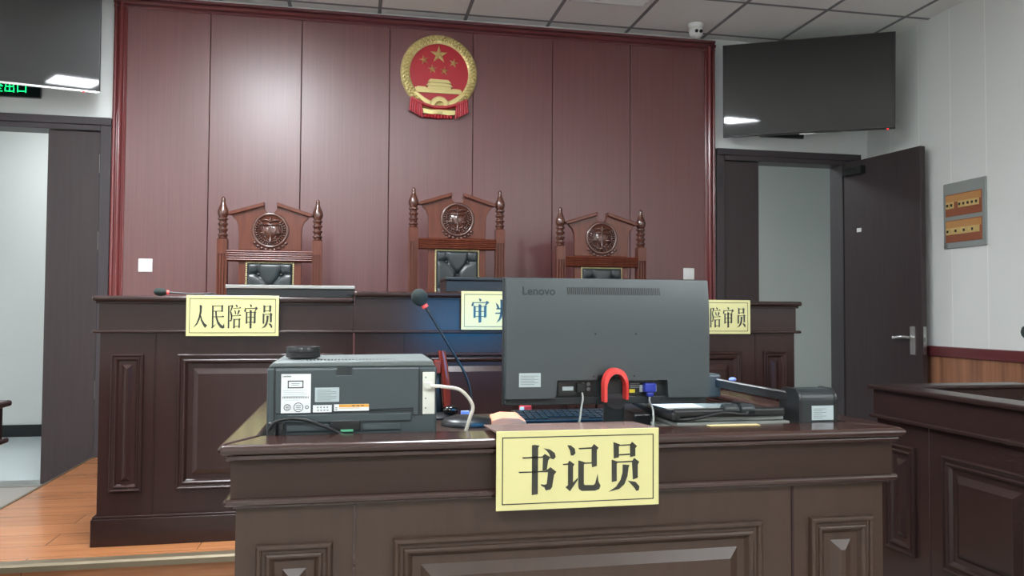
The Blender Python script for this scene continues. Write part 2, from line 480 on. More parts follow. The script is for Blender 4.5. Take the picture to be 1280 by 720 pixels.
t = thing('ceiling_vent', 'white louvred air vent in the ceiling above the panelling', 'vent', (1.64, 4.73, ZC))
v = MB(); v.raised(-.27, .27, -.27, .27, lambda u, w_, o: (u, w_, -o), [(0, 0), (0, .014), (.03, .016), (.034, .004)])
v.build('frame', M_WHITE, t, bevel=.002)
for k in range(9):
    y = -.21 + .0525 * k
    MB().prism([(y - .018, -.004), (y + .016, -.018), (y + .018, -.016), (y - .016, -.002)], -.236, .236, lambda u, w_, q: (q, u, w_)).build('slat', M_WHITE, t)

t = thing('security_camera', 'white dome security camera on the ceiling above panelling corner', 'camera', (2.375, 5.24, ZC))
MB().lathe([(.055, 0), (.055, -.02), (.048, -.03)], n=24).build('base', M_WHITE, t, smooth=True)
hb = MB(); hb.ball((0, -.004, -.055), .05, 20, (1, 1, 1)); hb.build('housing', M_WHITE, t, smooth='all')
ln = MB()
for sx in (-1, 1): ln.lathe([(.012, .046), (.012, .053), (.008, .054)], (sx * .017, -.004, -.066), 14, 'y')
ln.build('lens', M_BLACK, t)

# ================================================================== TELEVISIONS
def tv(cx, cy, cz, yaw, tilt, label, sx):
    t = thing('television', label, 'television', (cx, cy, cz))
    t.rotation_euler = Matrix.Rotation(yaw, 3, 'Z').to_euler()
    R = Matrix.Rotation(tilt, 4, 'X')
    W, H = 1.17, .677
    o = MB().box(-W / 2, 0, -H / 2, W / 2, .028, H / 2).xf(R).build('bezel', M_BLACK, t, bevel=.004)
    MB().box(-W / 2 + .008, -.0015, -H / 2 + .016, W / 2 - .008, .0, H / 2 - .008).xf(R).build('screen', M_SCREEN, t)
    MB().box(-W / 2 + .15, .028, -H / 2 + .06, W / 2 - .15, .065, H / 2 - .25).xf(R).build('back_housing', M_BLACK, t, bevel=.01)
    MB().box(-W / 2, -.004, -H / 2 - .003, W / 2, .004, -H / 2 + .011).xf(R).build('bottom_strip', M_CHROME if sx < 0 else M_BLACKG, t, bevel=.002)
    MB().box(-.05, -.006, -H / 2 - .008, .05, .01, -H / 2 - .001).xf(R).build('maker_badge', M_STEEL, t)
    MB().ball((W / 2 - .05 if sx > 0 else W / 2 - .09, -.004, -H / 2 - .001), .006, 8).xf(R).build('standby_light', M_LED, t)
    # wall arm: from the back of the set to the back wall (world y = 5.5)
    wy = YB - cy
    p0 = Matrix.Rotation(yaw, 4, 'Z') @ Vector((0, .055, 0))
    wp = MB().box(-.09, wy - .02, -.12, .09, wy - .0008, .12).build('wall_plate', M_BLACK, t, bevel=.003)
    br = MB().tube([p0, (p0.x * .5, (p0.y + wy) / 2, 0), (0, wy - .02, 0)], .022, 8).build('wall_bracket', M_BLACK, t)
    for q in (wp, br): q.rotation_euler = (0, 0, -yaw)
    return t
tv(3.174, 5.113, 2.757, -.467, .0755, 'large black television tilted on the wall above the right door', 1)
tv(-2.136, 5.10, 2.796, .227, .076, 'large black television above the left door, reflecting a ceiling light', -1)

# ================================================================== EXIT SIGNS
def exit_sign(x, z, label):
    t = thing('exit_sign', label, 'exit sign', (x, 5.5, z))
    MB().box(-.18, -.028, -.068, .18, 0, .068).build('housing', M_SIGNBLK, t, bevel=.003)
    text_mesh('安全出口', .070, t, M_GREEN, (-.03, -.029, -.035), align='CENTER')
    text_mesh('EXIT', .032, t, M_GREEN, (.135, -.029, .012), align='CENTER')
exit_sign(-2.17, 2.53, 'green lit exit sign above the left door')
exit_sign(3.19, 2.53, 'green lit exit sign half hidden by right television')

# ================================================================== SWITCH PLATES, BREAKER BOX
def switch_plate(x, z, label):
    t = thing('light_switch', label, 'light switch', (x, 5.462, z), group='white wall switches')
    MB().box(-.043, -.009, -.043, .043, 0, .043).build('plate', M_WHITE, t, bevel=.004)
    for k in (-1, 0, 1):
        MB().box(k * .022 - .0098, -.012, -.03, k * .022 + .0098, -.008, .03).build('rocker', M_WHITE, t, bevel=.002)
switch_plate(-1.338, 1.405, 'square white light switch at left end of the red panelling')
switch_plate(2.415, 1.405, 'square white light switch at right end of the red panelling')

t = thing('breaker_box', 'grey breaker box with two amber windows on right wall', 'breaker box', (XR, 4.486, 1.777))
def bx(mb, y0, z0, y1, z1, x0, x1): return mb.box(x0, y0, z0, x1, y1, z1)
bx(MB(), -.184, -.22, .184, .22, -.014, 0).build('cover', M_GREYBOX, t, bevel=.004)
for zc in (.068, -.107):
    wv = MB(); bx(wv, -.155, zc - .074, .160, zc + .074, -.018, -.013)
    wo = wv.build('window_frame', M_AMBERD, t, bevel=.002)
    bx(MB(), -.150, zc + .02, .155, zc + .068, -.0195, -.017).build('window_strip', M_AMBER, wo)
    for k in range(8):
        y = -.135 + .036 * k
        if zc > 0 and k in (5,): continue
        br = MB(); bx(br, y, zc - .022, y + .033, zc + .022, -.024, -.017)
        bo = br.build('breaker', M_CREAM, t, bevel=.001)
        bx(MB(), y + .010, zc - .008, y + .022, zc + .008, -.029, -.024).build('toggle', M_BLACK if zc > 0 or k % 2 else M_CREAM, bo)
bx(MB(), .14, -.21, .178, -.185, -.0155, -.0135).build('maker_plate', M_STEEL, t)

# ================================================================== NATIONAL EMBLEM
def emblem():
    t = thing('wall_emblem', 'round gold and red national emblem on the red panelling', 'emblem', (.553, 5.462, 2.78))
    S = .001085
    P = lambda px, py: ((px - 355) * S, (330 - py) * S)
    ring = MB()
    N = 72
    prof = [(.205, 0), (.205, .022), (.212, .026), (.236, .030), (.260, .024), (.268, .014), (.268, 0)]
    loops = []
    for k in range(N):
        a = 2 * PI * k / N
        loops.append([(r * math.cos(a), -h, r * math.sin(a)) for r, h in prof])
    loops.append(loops[0])
    ring.loft(loops, False, False)
    ro = ring.build('wheat_wreath', M_GOLD, t, smooth=50)
    gr = MB()
    for row, rad, da in ((0, .222, 0), (1, .236, .5), (2, .25, 0)):
        n = 24
        for side in (-1, 1):
            for k in range(n):
                a = math.radians(-62 + (152) * (k + da) / n)
                x, z = rad * math.cos(a) * side, rad * math.sin(a)
                k0 = len(gr.v)
                gr.ball((0, 0, 0), .0125, 8, (.62, .8, 1.35))
                ang = (a - PI / 2 + (.35 if row == 0 else -.35 if row == 2 else 0))
                M = Matrix.Translation((x, -.033 + (.005 if row != 1 else 0), z)) @ Matrix.Rotation(-ang * side if side > 0 else ang, 4, 'Y')
                gr.xf(M, k0)
    gr.build('wheat_grains', M_GOLD, ro, smooth='all')
    MB().lathe([(.208, 0), (.208, .012)], n=64, ax='y').build('red_field', M_EMBRED, t)
    def star(px, py, R, rot=0):
        cx, cz = P(px, py); R *= S
        m = MB(); vs = [(cx, -.036, cz)]
        for k in range(10):
            a = PI / 2 + rot + k * PI / 5
            r = R * 1.05 if k % 2 == 0 else R * .4
            vs.append((cx + r * math.cos(a), -.013, cz + r * math.sin(a)))
        m.add(vs, [(0, 1 + k, 1 + (k + 1) % 10) for k in range(10)])
        m.build('star', M_GOLD, t)
    star(353, 210, 56); star(257, 250, 31, .25); star(448, 258, 31, -.25); star(312, 306, 29, .1); star(389, 313, 29, -.1)
    gt = MB()
    def poly(pts, h, h0=.010): gt.xz([P(*p) for p in pts], -h0, -h)
    poly([(202, 428), (500, 436), (502, 462), (208, 462)], .024)
    poly([(214, 422), (270, 424), (270, 436), (214, 434)], .022)
    poly([(440, 428), (494, 430), (494, 438), (440, 438)], .022)
    poly([(282, 412), (432, 414), (432, 438), (282, 436)], .026)
    poly([(268, 418), (442, 420), (424, 402), (288, 400)], .034)
    poly([(296, 390), (414, 392), (414, 404), (296, 402)], .026)
    poly([(280, 396), (434, 398), (412, 376), (298, 374)], .034)
    gt.build('gate_tower', M_GOLD, t, bevel=.001)
    ge = MB()
    cx, cz = P(357, 548); out = []
    for k in range(24):
        a = PI * k / 24
        for f, r in ((0, 52), (.25, 62), (.6, 62), (.85, 52)):
            aa = a + PI / 24 * f
            out.append((cx + r * S * math.cos(aa), cz + r * S * math.sin(aa)))
    gear = [q for i, q in enumerate(out)] + [(cx - 52 * S, cz)] + [(cx + 30 * S * math.cos(PI - PI * i / 16), cz + 30 * S * math.sin(PI - PI * i / 16)) for i in range(17)]
    ge.xz(gear, -.010, -.046)
    ge.xz([P(245, 566), (P(300, 574)), P(357, 570), P(410, 574), P(470, 572), P(466, 600), P(410, 604), P(357, 600), P(300, 602), P(246, 596)], -.008, -.036)
    for a_ in range(9):
        an = math.radians(200 + 17.5 * a_)
        ge.xz([(cx + 20 * S * math.cos(an) + q * S * 5, cz - 18 * S + r_ * S * math.sin(an)) for q, r_ in ((-1, 18), (1, 18), (1, 36), (-1, 36))], -.01, -.042)
    # lower wheat stalk ends crossing behind the gear
    ge.xz([P(190, 470), P(205, 462), P(300, 525), P(300, 545), P(270, 540)], -.01, -.042)
    ge.xz([P(520, 470), P(505, 462), P(415, 525), P(415, 545), P(445, 540)], -.01, -.042)
    ge.build('gear', M_GOLD, t, bevel=.0015)
    rb = MB()
    def ribbon(c0, w0, n=30, th=.016):
        loops = []
        for i in range(n + 1):
            u = i / n
            x, z = c0(u); wv = w0(u)
            loops.append([(x, -.030, z + wv), (x, -.032 - th, z + wv * .4), (x, -.032 - th, z - wv * .4), (x, -.030, z - wv)])
        rb.loft(loops)
    def sw(u):
        px = 180 + 350 * u
        py = 505 + 52 * math.sin(PI * u)
        x, z = P(px, py); return x, z
    ribbon(sw, lambda u: .016)
    for side in (0, 1):
        for k in range(6):
            f = k / 5
            px0 = 178 + 12 * k if side == 0 else 532 - 12 * k
            px1 = 172 + 15 * k if side == 0 else 538 - 15 * k
            py1 = 585 + 8 * k
            x0, z0 = P(px0, 500 + 4 * k); x1, z1 = P(px1, py1)
            rb.tube([(x0, -.036, z0), ((x0 + x1) / 2, -.034 - .006 * (k % 2), (z0 + z1) / 2), (x1, -.030 - .006 * (k % 2), z1)], .009, 8)
    for k in range(9):
        x0, z0 = P(272 + 20 * k, 606 - 6 * math.sin(PI * k / 8)); x1, z1 = P(268 + 21 * k, 626 - 2 * abs(k - 4) * .5)
        rb.tube([(x0, -.018, z0), (x1, -.022, z1)], .012, 8)
    rb.build('red_ribbon', M_EMBRED, t, smooth=60)
emblem()

# ================================================================== JUDGES' CHAIRS
def judge_chair(x, dz, label, yy=4.92, rz=0.0):
    t = thing('judge_chair', label, 'chair', (x, yy, ZP), rz, 'carved judge chairs')
    E = dz                              # the presiding judge's chair is taller
    for s in (-1, 1):
        cx = s * .272
        hw = .029
        fl = [(cx - hw, 0.0), (cx - hw, -.058)]
        for k in (-1, 0, 1):
            c = cx + k * .0165
            fl += [(c - .005, -.058), (c - .0035, -.046), (c + .0035, -.046), (c + .005, -.058)]
        fl += [(cx + hw, -.058), (cx + hw, 0)]
        po = MB(); po.xy(fl, 0, 1.275 + E); po.box(cx - hw, -.058, 1.275 + E, cx + hw, 0, 1.362 + E)
        post = po.build('post', M_CHAIR, t)
        z0 = 1.362 + E
        pr = [(.024, 0), (.027, .006), (.022, .014), (.029, .020), (.029, .028), (.021, .034), (.022, .046), (.029, .052), (.029, .060), (.021, .066), (.022, .078),
              (.029, .084), (.029, .092), (.021, .098), (.022, .110), (.030, .116), (.030, .122), (.022, .127), (.028, .140), (.032, .156), (.030, .172), (.022, .192), (.014, .212), (.011, .226), (.013, .234), (.009, .246), (.003, .252)]
        MB().lathe(pr, (cx, -.029, z0), 20).build('finial', M_CARVE, post, smooth=50)
    # crest board with a broken pediment
    B = 1.30 + E
    cr = MB()
    half = [(.035, B + .265), (.222, B + .207), (.218, B + .195), (.196, B + .175), (.184, B + .145), (.18, B + .10), (.18, B)]
    nt_ = [(.035, B + .245), (.022, B + .228), (0, B + .222)]
    outline = [(-x_, z_) for x_, z_ in reversed(half)] + [(-x_, z_) for x_, z_ in nt_] + [(x_, z_) for x_, z_ in reversed(nt_[:-1])] + half
    cr.xz(outline, -.045, -.012)
    co = cr.build('crest_board', M_CHAIR, t, bevel=.003)
    for s in (-1, 1):
        k = MB()
        k.xz([(s * .036, B + .262), (s * .036, B + .286), (s * .238, B + .222), (s * .243, B + .206), (s * .222, B + .204)], -.066, -.010)
        k.build('pediment_moulding', M_CHAIR, co, bevel=.004)
    # round carved court badge: ring, scales, wheat, ribbon
    bz = B + .118
    rg = MB()
    N = 40
    loops = []
    for i in range(N + 1):
        a = 2 * PI * i / N
        loops.append([((.098 + .010 * math.cos(q)) * math.cos(a), -.047 - .010 * math.sin(q), bz + (.098 + .010 * math.cos(q)) * math.sin(a)) for q in [2 * PI * j / 8 for j in range(8)]])
    rg.loft(loops, False, False)
    badge = rg.build('carved_badge', M_CARVE, t, smooth='all')
    q = MB()
    q.lathe([(.098, 0), (.098, .003)], (0, -.045, bz), 32, 'y')
    for sgn in (-1, 1):
        for row, rad in ((0, .084), (1, .070)):
            for j in range(13):
                a = math.radians(-80 + 120 * j / 12)
                k0 = len(q.v)
                q.ball((0, 0, 0), .0085, 6, (.6, .9, 1.3))
                M = Matrix.Translation((sgn * rad * math.cos(a), -.051, bz + rad * math.sin(a))) @ Matrix.Rotation(-sgn * (a - PI / 2 - (.5 if row else -.5)), 4, 'Y')
                q.xf(M, k0)
    q.build('wheat_relief', M_CARVE, badge, smooth='all')
    q = MB()
    q.lathe([(.016, -.072), (.006, -.060), (.004, -.02), (.0055, .0), (.004, .02), (.004, .058), (.009, .064), (.002, .082)], (0, -.053, bz), 10)
    q.tube([(-.052, -.054, bz + .034), (.052, -.054, bz + .034)], .0036, 6)
    for sgn in (-1, 1):
        q.ball((sgn * .052, -.054, bz + .036), .006, 8)
        q.tube(bez([(0, -.054, bz + .050), (sgn * .022, -.055, bz + .062), (sgn * .048, -.054, bz + .058)], 5), .0045, 6)
        for e in (-1, 1):
            q.tube([(sgn * .046, -.053, bz + .032), (sgn * .046 + e * .017, -.053, bz - .014)], .0018, 6)
        q.box(sgn * .046 - .021, -.062, bz - .020, sgn * .046 + .021, -.048, bz - .013)
        q.tube(bez([(0, -.053, bz - .060), (sgn * .020, -.054, bz - .050), (sgn * .034, -.053, bz - .036)], 5), .0038, 6)
        for k in range(3): q.ball((sgn * (.012 + .011 * k), -.052, bz - .066 + .008 * k), .0055, 6, (1.4, .8, .7))
    q.build('scales_relief', M_CARVE, badge, smooth='all')
    q = MB()
    for j in range(9):
        a = math.radians(-140 + 100 * j / 8)
        q.ball((.118 * math.cos(a) * .98, -.05, bz + .118 * math.sin(a)), .013, 8, (1, .7, .8))
    q.build('ribbon_relief', M_CARVE, badge, smooth='all')
    # reeded rail
    rp = [(-.010, B - .002)]
    z = B - .002
    rp += [(-.062, B - .002)]
    for j in range(5):
        a0 = B - .004 - j * .0125
        rp += [(-.066, a0 - .002), (-.068, a0 - .0062), (-.066, a0 - .0105), (-.061, a0 - .0125)]
    rp += [(-.058, B - .070), (-.010, B - .070)]
    MB().yz(rp, -.243, .243).build('top_rail', M_CHAIR, t)
    # back board, tufted leather pad, brass nails
    MB().box(-.18, -.042, .40, .18, -.014, B - .069).build('back_board', M_CHAIR, t, bevel=.002)
    zt, zb = B - .078, .50
    NX, NZ = 44, 96
    W = .262
    btn = []
    k = 0; zz = zt - .068
    while zz > zb + .02:
        btn += [(-.066, zz), (.066, zz)] if k % 2 == 0 else [(0, zz)]
        zz -= .082; k += 1
    segs = []
    for (ax, az) in btn:
        for (bx_, bz_) in btn:
            if bz_ < az and abs(az - bz_ - .082) < .002: segs.append((ax, az, bx_, bz_))
    for (ax, az) in btn[:2]: segs.append((ax, az, ax, zt)); 
    for (ax, az) in btn:
        if ax < -.01: segs.append((ax, az, -W / 2, az))
        if ax > .01: segs.append((ax, az, W / 2, az))
    def hgt(px, pz):
        e = min((W / 2 - abs(px)) / .022, (zt - pz) / .022, (pz - zb) / .022, 1); e = max(e, 0)
        h = .020 * math.sqrt(max(0, 1 - (1 - e) ** 2)) + .006
        for ax, az, bx_, bz_ in segs:
            dx, dz_ = bx_ - ax, bz_ - az
            tt = max(0, min(1, ((px - ax) * dx + (pz - az) * dz_) / (dx * dx + dz_ * dz_)))
            dd = math.hypot(px - ax - tt * dx, pz - az - tt * dz_)
            h -= .0075 * math.exp(-(dd / .006) ** 2) * e + .003 * math.exp(-(dd / .02) ** 2) * e
        for ax, az in btn:
            dd = math.hypot(px - ax, pz - az)
            h -= .007 * math.exp(-(dd / .012) ** 2)
        return h
    vs = []; fs = []
    for j in range(NZ + 1):
        for i in range(NX + 1):
            px = -W / 2 + W * i / NX; pz = zb + (zt - zb) * j / NZ
            vs.append((px, -.042 - max(hgt(px, pz), .0005), pz))
    for j in range(NZ):
        for i in range(NX):
            a_ = j * (NX + 1) + i
            fs.append((a_, a_ + 1, a_ + NX + 2, a_ + NX + 1))
    pad = MB().add(vs, fs).build('leather_back', M_LEATHER, t, smooth='all')
    q = MB()
    for ax, az in btn: q.ball((ax, -.052, az), .009, 10, (1, .6, 1))
    q.build('buttons', M_LEATHER, pad, smooth='all')
    q = MB()
    for i in range(24):
        q.ball((-W / 2 - .002 + (W + .004) * i / 23, -.048, zt + .003), .0062, 6, (1, .7, 1))
    for j in range(int((zt - zb) / .0115)):
        for s in (-1, 1): q.ball((s * (W / 2 + .003), -.048, zt - .0115 * (j + .5)), .0062, 6, (1, .7, 1))
    q.build('nail_trim', M_BRASS, pad, smooth='all')
    # seat, arms, legs
    MB().box(-.30, -.56, .36, .30, -.058, .42).build('seat_frame', M_CHAIR, t, bevel=.006)
    MB().box(-.275, -.55, .42, .275, -.06, .50).build('seat', M_LEATHER, t, bevel=.03, seg=4)
    for s in (-1, 1):
        MB().lathe([(.032, 0), (.02, .05), (.034, .14), (.028, .30), (.034, .36)], (s * .272, -.53, 0), 16).build('leg', M_CHAIR, t, smooth=50)
        am = MB(); am.box(s * .272 - .032, -.56, .66, s * .272 + .032, -.058, .70)
        ao = am.build('armrest', M_CHAIR, t, bevel=.012, seg=3)
        MB().lathe([(.026, 0), (.018, .06), (.028, .16), (.02, .24)], (s * .272, -.50, .42), 14).build('arm_post', M_CHAIR, ao, smooth=50)
    return t
judge_chair(-.503, 0.0, 'carved wooden judge chair behind left bench, nearest the left light switch')
judge_chair(.617, .096, 'taller carved judge chair in the middle, below the round emblem')
judge_chair(1.556, .002, 'carved wooden judge chair seen over top of the grey monitor')

# ================================================================== JUDGES' BENCHES
PROF = [(0, 0), (0, .009), (.0015, .0135), (.005, .0165), (.009, .0165), (.0125, .0135), (.014, .009), (.0175, .008), (.021, .008), (.0225, .0115), (.026, .014), (.030, .0135), (.034, .010), (.038, .004), (.042, -.001), (.046, -.003), (.058, -.003), (.059, .0), (.082, .0135)]
def sprof(k): return [(i * k, o * max(k, .8)) for i, o in PROF]
def T_front(y): return lambda u, v, o: (u, y - o, v)

def mould_x(mb, x0, x1, prof):
    mb.prism(prof, x0, x1, lambda u, v, t: (t, u, v))

def bench(x0, x1, top, pil_l, pil_r, big, label, dy=0.0):
    t = thing('judge_bench', label, 'bench', ((x0 + x1) / 2, 3.40 + dy, ZP), group='judge bench units')
    ox, oz = (x0 + x1) / 2, ZP
    X0, X1 = x0 - ox, x1 - ox
    H = top - oz
    el = .0
    er = .0
    lo = -.022 if pil_l == 'end' else 0
    ro = .022 if pil_r == 'end' else 0
    # two-step worktop edge
    mb = MB(); mb.box(X0 + lo, -.012, H - .022, X1 + ro, .62, H)
    mb.build('worktop', M_BENCH, t, bevel=.009, seg=3)
    mb = MB(); mb.box(X0 + lo * .5, .002, H - .032, X1 + ro * .5, .60, H - .022)
    mb.build('top_moulding', M_BENCH, t, bevel=.003)
    MB().box(X0, .012, .858, X1, .60, H - .032).build('frieze', M_BENCH, t)
    mb = MB(); mb.box(X0 + lo * .9, -.006, .845, X1 + ro * .9, .55, .858)
    mb.build('waist_moulding', M_BENCH, t, bevel=.005, seg=3)
    FY = .020
    MB().box(X0 + .004, FY, .116, X1 - .004, .55, .845).build('carcass', M_BENCHV, t)
    mb = MB(); mb.box(X0 - (.012 if pil_l == 'end' else 0), -.002, 0, X1 + (.012 if pil_r == 'end' else 0), .56, .108)
    mb.box(X0 - (.008 if pil_l == 'end' else 0), .004, .108, X1 + (.008 if pil_r == 'end' else 0), .555, .118)
    mb.build('plinth', M_BENCH, t, bevel=.003)
    def rp(a, b_, k):
        mb_ = MB(); mb_.raised(a - ox, b_ - ox, .374 - oz + .012, .936 - oz, T_front(FY), sprof(k))
        mb_.build('raised_panel', M_BENCHV, t)
    if pil_l: rp(x0 + .047, x0 + .170, .70)
    if pil_r: rp(x1 - .166, x1 - .046, .70)
    rp(big[0], big[1], 1)
    for xj in ([x0 + .212] if pil_l else []) + ([x1 - .205] if pil_r else []):
        MB().box(xj - ox - .003, FY - .004, .120, xj - ox + .003, FY + .002, .843).build('joint_strip', M_BENCH, t, bevel=.001, seg=1)
    return t
bench(-1.006, -.008, 1.170, 'end', None, (-.708, -.045), 'left judge bench unit with a lying monitor on top')
bench(-.006, 1.066, 1.198, 'mid', 'mid', (.297, .764), 'middle judge bench unit, slightly higher than its neighbours', -.006)
bench(1.068, 2.052, 1.170, None, 'end', (1.11, 1.772), 'right judge bench unit, partly behind the grey monitor')

# ================================================================== LETTERING FOR THE NAME PLATES
W1 = dict(l=52, r=1212, tl=108, tr=85, bl=672, br=622)
def u1(p):
    x, y = p
    f = (x - 52) / 1160.0
    t_, b_ = 108 - 23 * f, 672 - 50 * f
    return f, 1 - (y - t_) / (b_ - t_)
SHU = [[(298,205),(318,202),(352,208),(341,222),(340,550),(298,557)],
       [(226,290),(300,286),(345,286),(370,284),(388,266),(428,290),(412,312),(402,382),(372,385),(375,293),(340,295),(238,300)],
       [(202,392),(298,390),(395,385),(428,360),(470,392),(453,415),(440,500),(427,518),(395,524),(385,502),(362,490),(362,480),(388,484),(402,478),(411,395),(340,396),(212,401)],
       [(378,226),(425,235),(458,260),(465,288),(450,304),(430,300),(418,265),(398,242)]]
JI = [[(546,205),(572,207),(600,230),(605,262),(590,278),(572,278),(566,245)],
      [(512,338),(550,334),(562,314),(598,340),(588,356),(588,468),(622,435),(622,450),(566,530),(534,502),(552,488),(552,344),(520,346)],
      [(625,226),(720,220),(738,197),(770,224),(758,240),(758,352),(724,362),(720,335),(666,338),(666,328),(720,326),(720,231),(632,235)],
      [(625,312),(672,326),(665,345),(665,478),(672,486),(735,486),(746,475),(764,408),(769,460),(785,490),(775,515),(745,526),(650,528),(630,515),(625,495)]]
YUAN = [[(878,184),(925,200),(918,215),(918,292),(880,300)], [(916,204),(1002,199),(1002,208),(916,213)],
        [(998,203),(1014,182),(1050,212),(1038,228),(1038,282),(1000,290)], [(916,270),(1000,265),(1000,275),(916,280)],
        [(865,308),(910,322),(902,340),(902,458),(866,466)], [(902,321),(1018,315),(1018,325),(902,331)],
        [(1013,320),(1030,296),(1066,322),(1056,345),(1056,435),(1020,448)],
        [(945,342),(995,345),(988,365),(980,425),(958,480),(920,514),(843,534),(898,497),(930,450),(944,400)],
        [(982,455),(1040,464),(1068,495),(1064,522),(1045,528),(1030,505)]]
def u2(p):
    return (p[0] - 78) / 1144.0, 1 - (p[1] - 85) / 510.0
REN = [[(240,205),(270,212),(266,300),(245,385),(215,450),(165,495),(205,430),(230,360),(242,290)],
       [(258,330),(276,390),(302,432),(338,462),(310,495),(280,450),(258,400),(250,350)]]
MIN = [[(392,208),(412,215),(412,468),(455,435),(397,502),(383,488),(392,478)], [(408,213),(510,211),(510,221),(408,223)],
       [(505,213),(520,203),(532,215),(527,226),(527,290),(505,292)], [(410,279),(508,277),(508,286),(410,288)],
       [(410,349),(515,346),(528,336),(545,352),(540,358),(410,358)],
       [(430,286),(450,286),(455,350),(475,410),(505,450),(530,465),(543,428),(548,490),(530,502),(495,490),(460,440),(438,370)]]
PEI = [[(588,208),(607,215),(607,495),(588,502)],
       [(605,213),(630,210),(640,202),(654,215),(634,270),(627,285),(642,320),(644,370),(637,400),(620,417),(606,398),(622,395),(625,350),(612,288),(632,223),(605,223)],
       [(678,195),(700,203),(709,225),(695,237)], [(650,245),(725,240),(738,225),(754,245),(650,252)], [(666,265),(682,275),(691,315),(678,322)],
       [(716,265),(739,275),(712,332),(703,325)], [(638,337),(725,334),(738,320),(755,340),(638,346)],
       [(655,375),(676,382),(676,495),(655,501)], [(674,381),(724,378),(724,387),(674,391)], [(720,381),(732,369),(746,382),(739,392),(739,490),(720,496)], [(674,469),(722,467),(722,476),(674,478)]]
SHEN = [[(858,190),(880,200),(886,222),(868,234)], [(800,235),(811,250),(809,285),(797,296),(787,280)],
        [(804,243),(925,238),(935,221),(960,243),(928,282),(919,275),(930,250),(804,252)],
        [(809,285),(829,292),(829,436),(809,443)], [(827,292),(914,289),(914,298),(827,301)], [(909,292),(922,279),(940,292),(933,302),(933,430),(909,439)],
        [(827,354),(914,352),(914,361),(827,363)], [(827,417),(914,415),(914,424),(827,426)], [(857,265),(883,272),(883,495),(857,503)]]
def u2y(p):      # the YUAN outline squeezed into its place on the long plate
    x = 1005 + (p[0] - 843) / (1068 - 843) * 138; y = 198 + (p[1] - 182) / (534 - 182) * 302
    return u2((x, y))
PAN = [[(4,84),(20,74),(27,62),(16,57),(10,70)], [(52,90),(70,84),(56,62),(47,60)], [(8,60),(60,62),(60,56),(8,55)], [(2,41),(66,44),(66,38),(2,36)],
       [(32,98),(50,94),(47,80),(47,44),(42,22),(30,9),(8,-2),(24,16),(31,36),(33,48)], [(70,80),(82,76),(82,24),(70,22)],
       [(88,98),(103,93),(101,84),(101,8),(95,-1),(86,-3),(84,6),(74,10),(74,12),(89,11)]]
CHANG = [[(22,98),(40,95),(37,84),(37,8),(58,24),(58,28),(28,-3),(14,8),(22,14)], [(2,50),(80,53),(90,60),(100,52),(94,46),(2,45)],
         [(82,94),(92,82),(70,68),(44,58),(44,60),(66,74)], [(46,48),(58,46),(64,32),(80,16),(102,8),(86,-3),(66,10),(52,30)]]

def plate(label, x0, x1, z0, z1, yf, flap, glyphs, tilt=0.0, tops=None, group='yellow name plates', flapz=None):
    """folded acrylic plate: front sheet hanging over the desk edge, top flap lying on the desk"""
    cx = (x0 + x1) / 2
    t = thing('name_plate', label, 'name plate', (cx, yf, z1), group=group)
    W, H = x1 - x0, z1 - z0
    th = .003
    MB().box(-W / 2, -th, -H, W / 2, 0, 0).build('front_sheet', M_GOLDSHEET, t, bevel=.0008, seg=1)
    f = MB(); f.prism([(0, -.004), (0, 0), (flap, (flapz or 0)), (flap, (flapz or 0) - .003)], -W / 2, W / 2, lambda u, v, q: (q, u, v))
    f.build('top_flap', M_PLATEEDGE, t)
    e = .031 * W / .36
    bd = MB()
    bw = .0022
    m0 = W * .034; mz = H * .075
    for (a_, b_, c_, d_) in ((-W / 2 + m0, -H + mz, W / 2 - m0, -H + mz + bw), (-W / 2 + m0, -mz - bw, W / 2 - m0, -mz),
                             (-W / 2 + m0, -H + mz, -W / 2 + m0 + bw, -mz), (W / 2 - m0 - bw, -H + mz, W / 2 - m0, -mz)):
        bd.box(a_, -th - .0006, b_, c_, -th, d_)
    bd.build('border_line', M_INK, t)
    lt = MB()
    for poly, fn in glyphs:
        pts = [fn(p) for p in poly]
        lt.xz([((u - .5) * W, (v - 1) * H) for u, v in pts], -th, -th - .0008)
    lt.build('lettering', M_INK, t)
    return t
G_CLERK = [(p, u1) for p in SHU + JI + YUAN]
G_JUROR = [(p, u2) for p in REN + MIN + PEI + SHEN] + [(p, u2y) for p in YUAN]
def cell(cx, wd, cz=.5, ht=.62):
    return lambda p: (cx + (p[0] / 100 - .5) * wd, cz + (p[1] / 100 - .5) * ht)
def shen_cell(cx, wd):
    return lambda p: (cx + ((p[0] - 787) / 173 - .5) * wd, .5 + (.5 - (p[1] - 190) / 313) * .64)
G_JUDGE = [(p, shen_cell(.225, .215)) for p in SHEN] + [(p, cell(.5, .20)) for p in PAN] + [(p, cell(.775, .20)) for p in CHANG]

plate('yellow folded name plate with three large characters on the clerk desk front', .298, .665, .687, .856, 1.668, .17, G_CLERK, flapz=-.009)
plate('yellow name plate with five characters on left judge bench', -.672, -.311, 1.009, 1.1745, 3.385, .12, G_JUROR, flapz=-.001)
plate('yellow name plate on middle bench, right half behind monitor', .447, .815, 1.036, 1.2025, 3.379, .12, G_JUDGE, flapz=-.001)
plate('yellow name plate on right bench, left half behind monitor', 1.440, 1.802, 1.018, 1.1745, 3.385, .12, G_JUROR, flapz=-.001)

